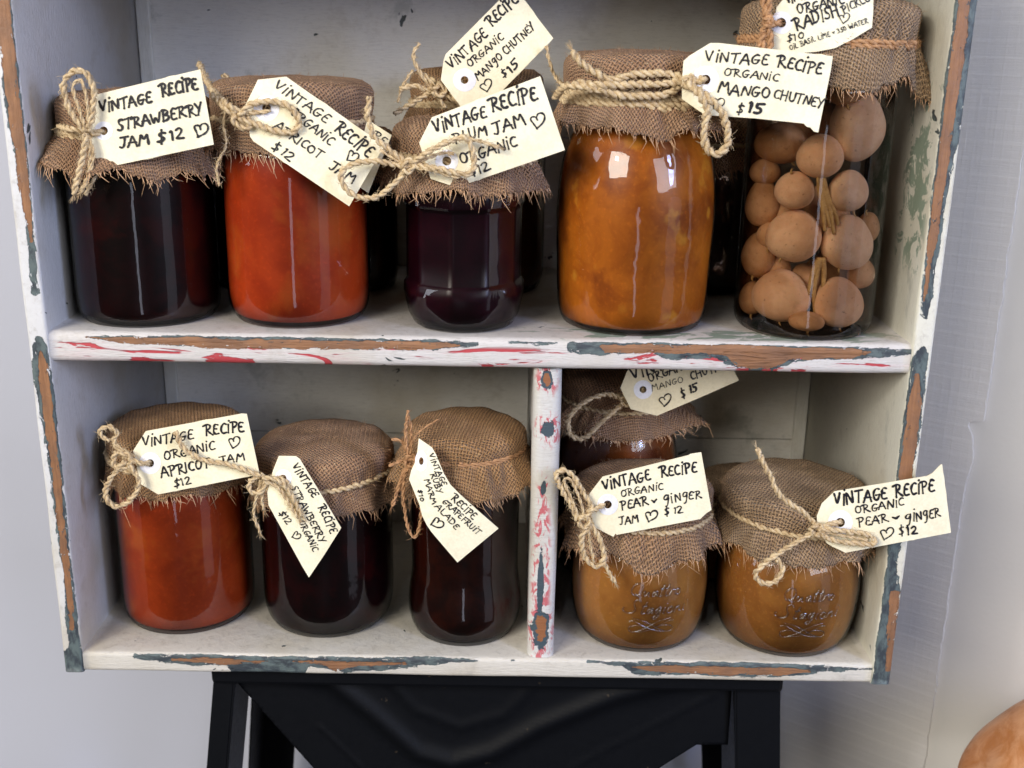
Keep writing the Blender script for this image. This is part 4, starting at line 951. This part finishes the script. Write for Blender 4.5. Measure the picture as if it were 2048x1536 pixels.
# ------------------------------------------------------------------ black stool that carries the cabinet
t = NT('black_enamel'); P = t.obj(); n = t.noise(P, 260, 4, .7); sc_ = t.noise(P, 70, 4, .7)
t.set(Base_Color=t.mix(t.sstep(sc_, .68, .74), (.0025, .003, .0045), (.04, .03, .02)), Roughness=t.math('MULTIPLY_ADD', n, .3, .42), Normal=t.bump(n, .12, .0006)); t.b.inputs['Specular IOR Level'].default_value = .16; BLK = t.m
st = empty('stool', (.01, .1, -.30), label='black pressed metal stool under the cabinet', category='stool'); sp = []
mb = MB(); mb.box(-.180, .206, .012, .22, -.030, -.0147); sp.append(mb.obj('seat', BLK, smooth=False, bevel=.003))
def leg(x0, x1, dx, y, dy, wside, thick=.0016):
    mb = MB()
    for (a, b, c_, d) in ((x0, x1, y, y+thick), wside):
        k = len(mb.v)
        for z in (-.030, -.62):
            s = (-.030-z)
            for (xx, yy) in ((a, c_), (b, c_), (b, d), (a, d)): mb.v.append(Vector((xx+dx*s, yy+dy*s, z)))
        for j in range(4): mb.f.append((k+j, k+(j+1) % 4, k+4+(j+1) % 4, k+4+j))
        mb.f.append((k, k+3, k+2, k+1)); mb.f.append((k+4, k+5, k+6, k+7))
    return mb.obj('leg', BLK, smooth=False, bevel=.0005)
sp.append(leg(-.180, -.1665, -.12, .018, -.05, (-.1665, -.1649, .0183, .075)))
sp.append(leg(.176, .206, .07, .020, -.05, (.1745, .176, .0203, .075)))
sp.append(leg(-.180, -.1500, -.10, .205, .05, (-.180, -.1784, .150, .2048)))
sp.append(leg(.176, .206, .10, .205, .05, (.2044, .206, .150, .2048)))
poly = [(-.168, -.0305), (-.168, -.034), (-.1175, -.1005), (-.05, -.19), (-.02, -.225), (.03, -.225), (.06, -.19), (.095, -.125), (.131, -.096), (.1525, -.0797), (.1744, -.0792), (.1744, -.0305)]
ridge = [at(*p, .024) for p in ((560, 1340), (660, 1360), (745, 1425), (835, 1503), (905, 1523), (985, 1503), (1080, 1452), (1230, 1392), (1400, 1350))]
rid2 = [at(*p, .024) for p in ((760, 1345), (830, 1420), (920, 1455), (1010, 1430), (1060, 1380), (1070, 1345))]
rid3 = [at(*p, .024) for p in ((640, 1455), (725, 1536))]; rid4 = [at(*p, .024) for p in ((1140, 1536), (1290, 1460), (1430, 1390))]
def dseg(p, A):
    best = 9
    for a, b in zip(A, A[1:]):
        ab = Vector((b.x-a.x, b.z-a.z)); ap = Vector((p[0]-a.x, p[1]-a.z)); k = max(0, min(1, ap.dot(ab)/ab.length_squared)); best = min(best, (ap-ab*k).length)
    return best
def inpoly(x, z):
    c = False
    for a, b in zip(poly, poly[1:]+poly[:1]):
        if (a[1] > z) != (b[1] > z) and x < (b[0]-a[0])*(z-a[1])/(b[1]-a[1])+a[0]: c = not c
    return c
bd = []
for a, b in zip(poly, poly[1:]+poly[:1]):
    n_ = max(1, int(math.hypot(b[0]-a[0], b[1]-a[1])/.004))
    bd += [(a[0]+(b[0]-a[0])*k/n_, a[1]+(b[1]-a[1])*k/n_) for k in range(n_)]
pts = list(bd); gx = -.166
while gx < .174:
    gz = -.222
    while gz < -.031:
        if inpoly(gx, gz): pts.append((gx, gz))
        gz += .0025
    gx += .0025
V, _, Fc, _, _, _ = geometry.delaunay_2d_cdt([Vector(p) for p in pts], [(i, (i+1) % len(bd)) for i in range(len(bd))], [], 0, 1e-6)
mb = MB()
for v in V:
    z_, x_ = v.y, v.x; d1, d2 = dseg((x_, z_), ridge), dseg((x_, z_), rid2); d3 = min(dseg((x_, z_), rid3), dseg((x_, z_), rid4))
    y = .026-.0045*math.exp(-(d1/.0065)**2)-.0012*math.exp(-(d2/.004)**2)-.0008*math.exp(-(d3/.0016)**2)+.05*(-.030-z_)*-.6
    mb.v.append(Vector((x_, y, z_)))
for f in Fc:
    cx, cz = sum(V[i].x for i in f)/3, sum(V[i].y for i in f)/3
    if inpoly(cx, cz):
        a, b, c = [mb.v[i] for i in f]; f = tuple(f); mb.f.append(f if (b-a).cross(c-a).y < 0 else f[::-1])
sp.append(mb.obj('brace_panel', BLK, solid=.0014))
reparent(st, *sp)

# ------------------------------------------------------------------ rounded orange brown squash poking into the lower right corner
t = NT('squash_skin'); P = t.obj(); n = t.noise(P, 38, 5, .65, .6); n2 = t.noise(P, 150, 3)
t.set(Base_Color=t.mix(t.sstep(n, .35, .65), (.50, .19, .055), (.68, .34, .17)), Roughness=.42, Normal=t.bump(t.add(n, t.mul(n2, .2)), .5, .002)); SQ = t.m
c = at(2082, 1572, .02)+Vector((.040, 0, -.030)); mb = MB(); rows = []
for i in range(1, 48):
    th = math.pi*i/48; row = []
    for j in range(96):
        a = 2*math.pi*j/96; rb = 1-.035*abs(math.cos(a*4+.6))**3*math.sin(th)
        v = Vector((.092*math.sin(th)*math.cos(a)*rb, .092*math.sin(th)*math.sin(a)*rb, .088*math.cos(th)-.008*math.exp(-(th/.35)**2)))
        v *= 1+.03*noise.noise(v*30); v = Matrix.Rotation(.5, 3, 'Y') @ v; row.append(c+v)
    rows.append(row)
mb.quadgrid(rows, True); mb.f.append(tuple(range(96))[::-1]); e = len(mb.v)-96; mb.f.append(tuple(e+i for i in range(96)))
sq = empty('squash', c, label='rounded orange brown squash at the lower right corner of the photo', category='squash')
o = mb.obj('skin', SQ); mb = MB()
pt = Matrix.Rotation(.5, 3, 'Y') @ Vector((0, 0, .078)); mb.tube(catmull([c+pt, c+pt*1.2, c+pt*1.4+Vector((.006, 0, 0))], .002), .006, 8)
reparent(sq, o, mb.obj('stalk', STEM))
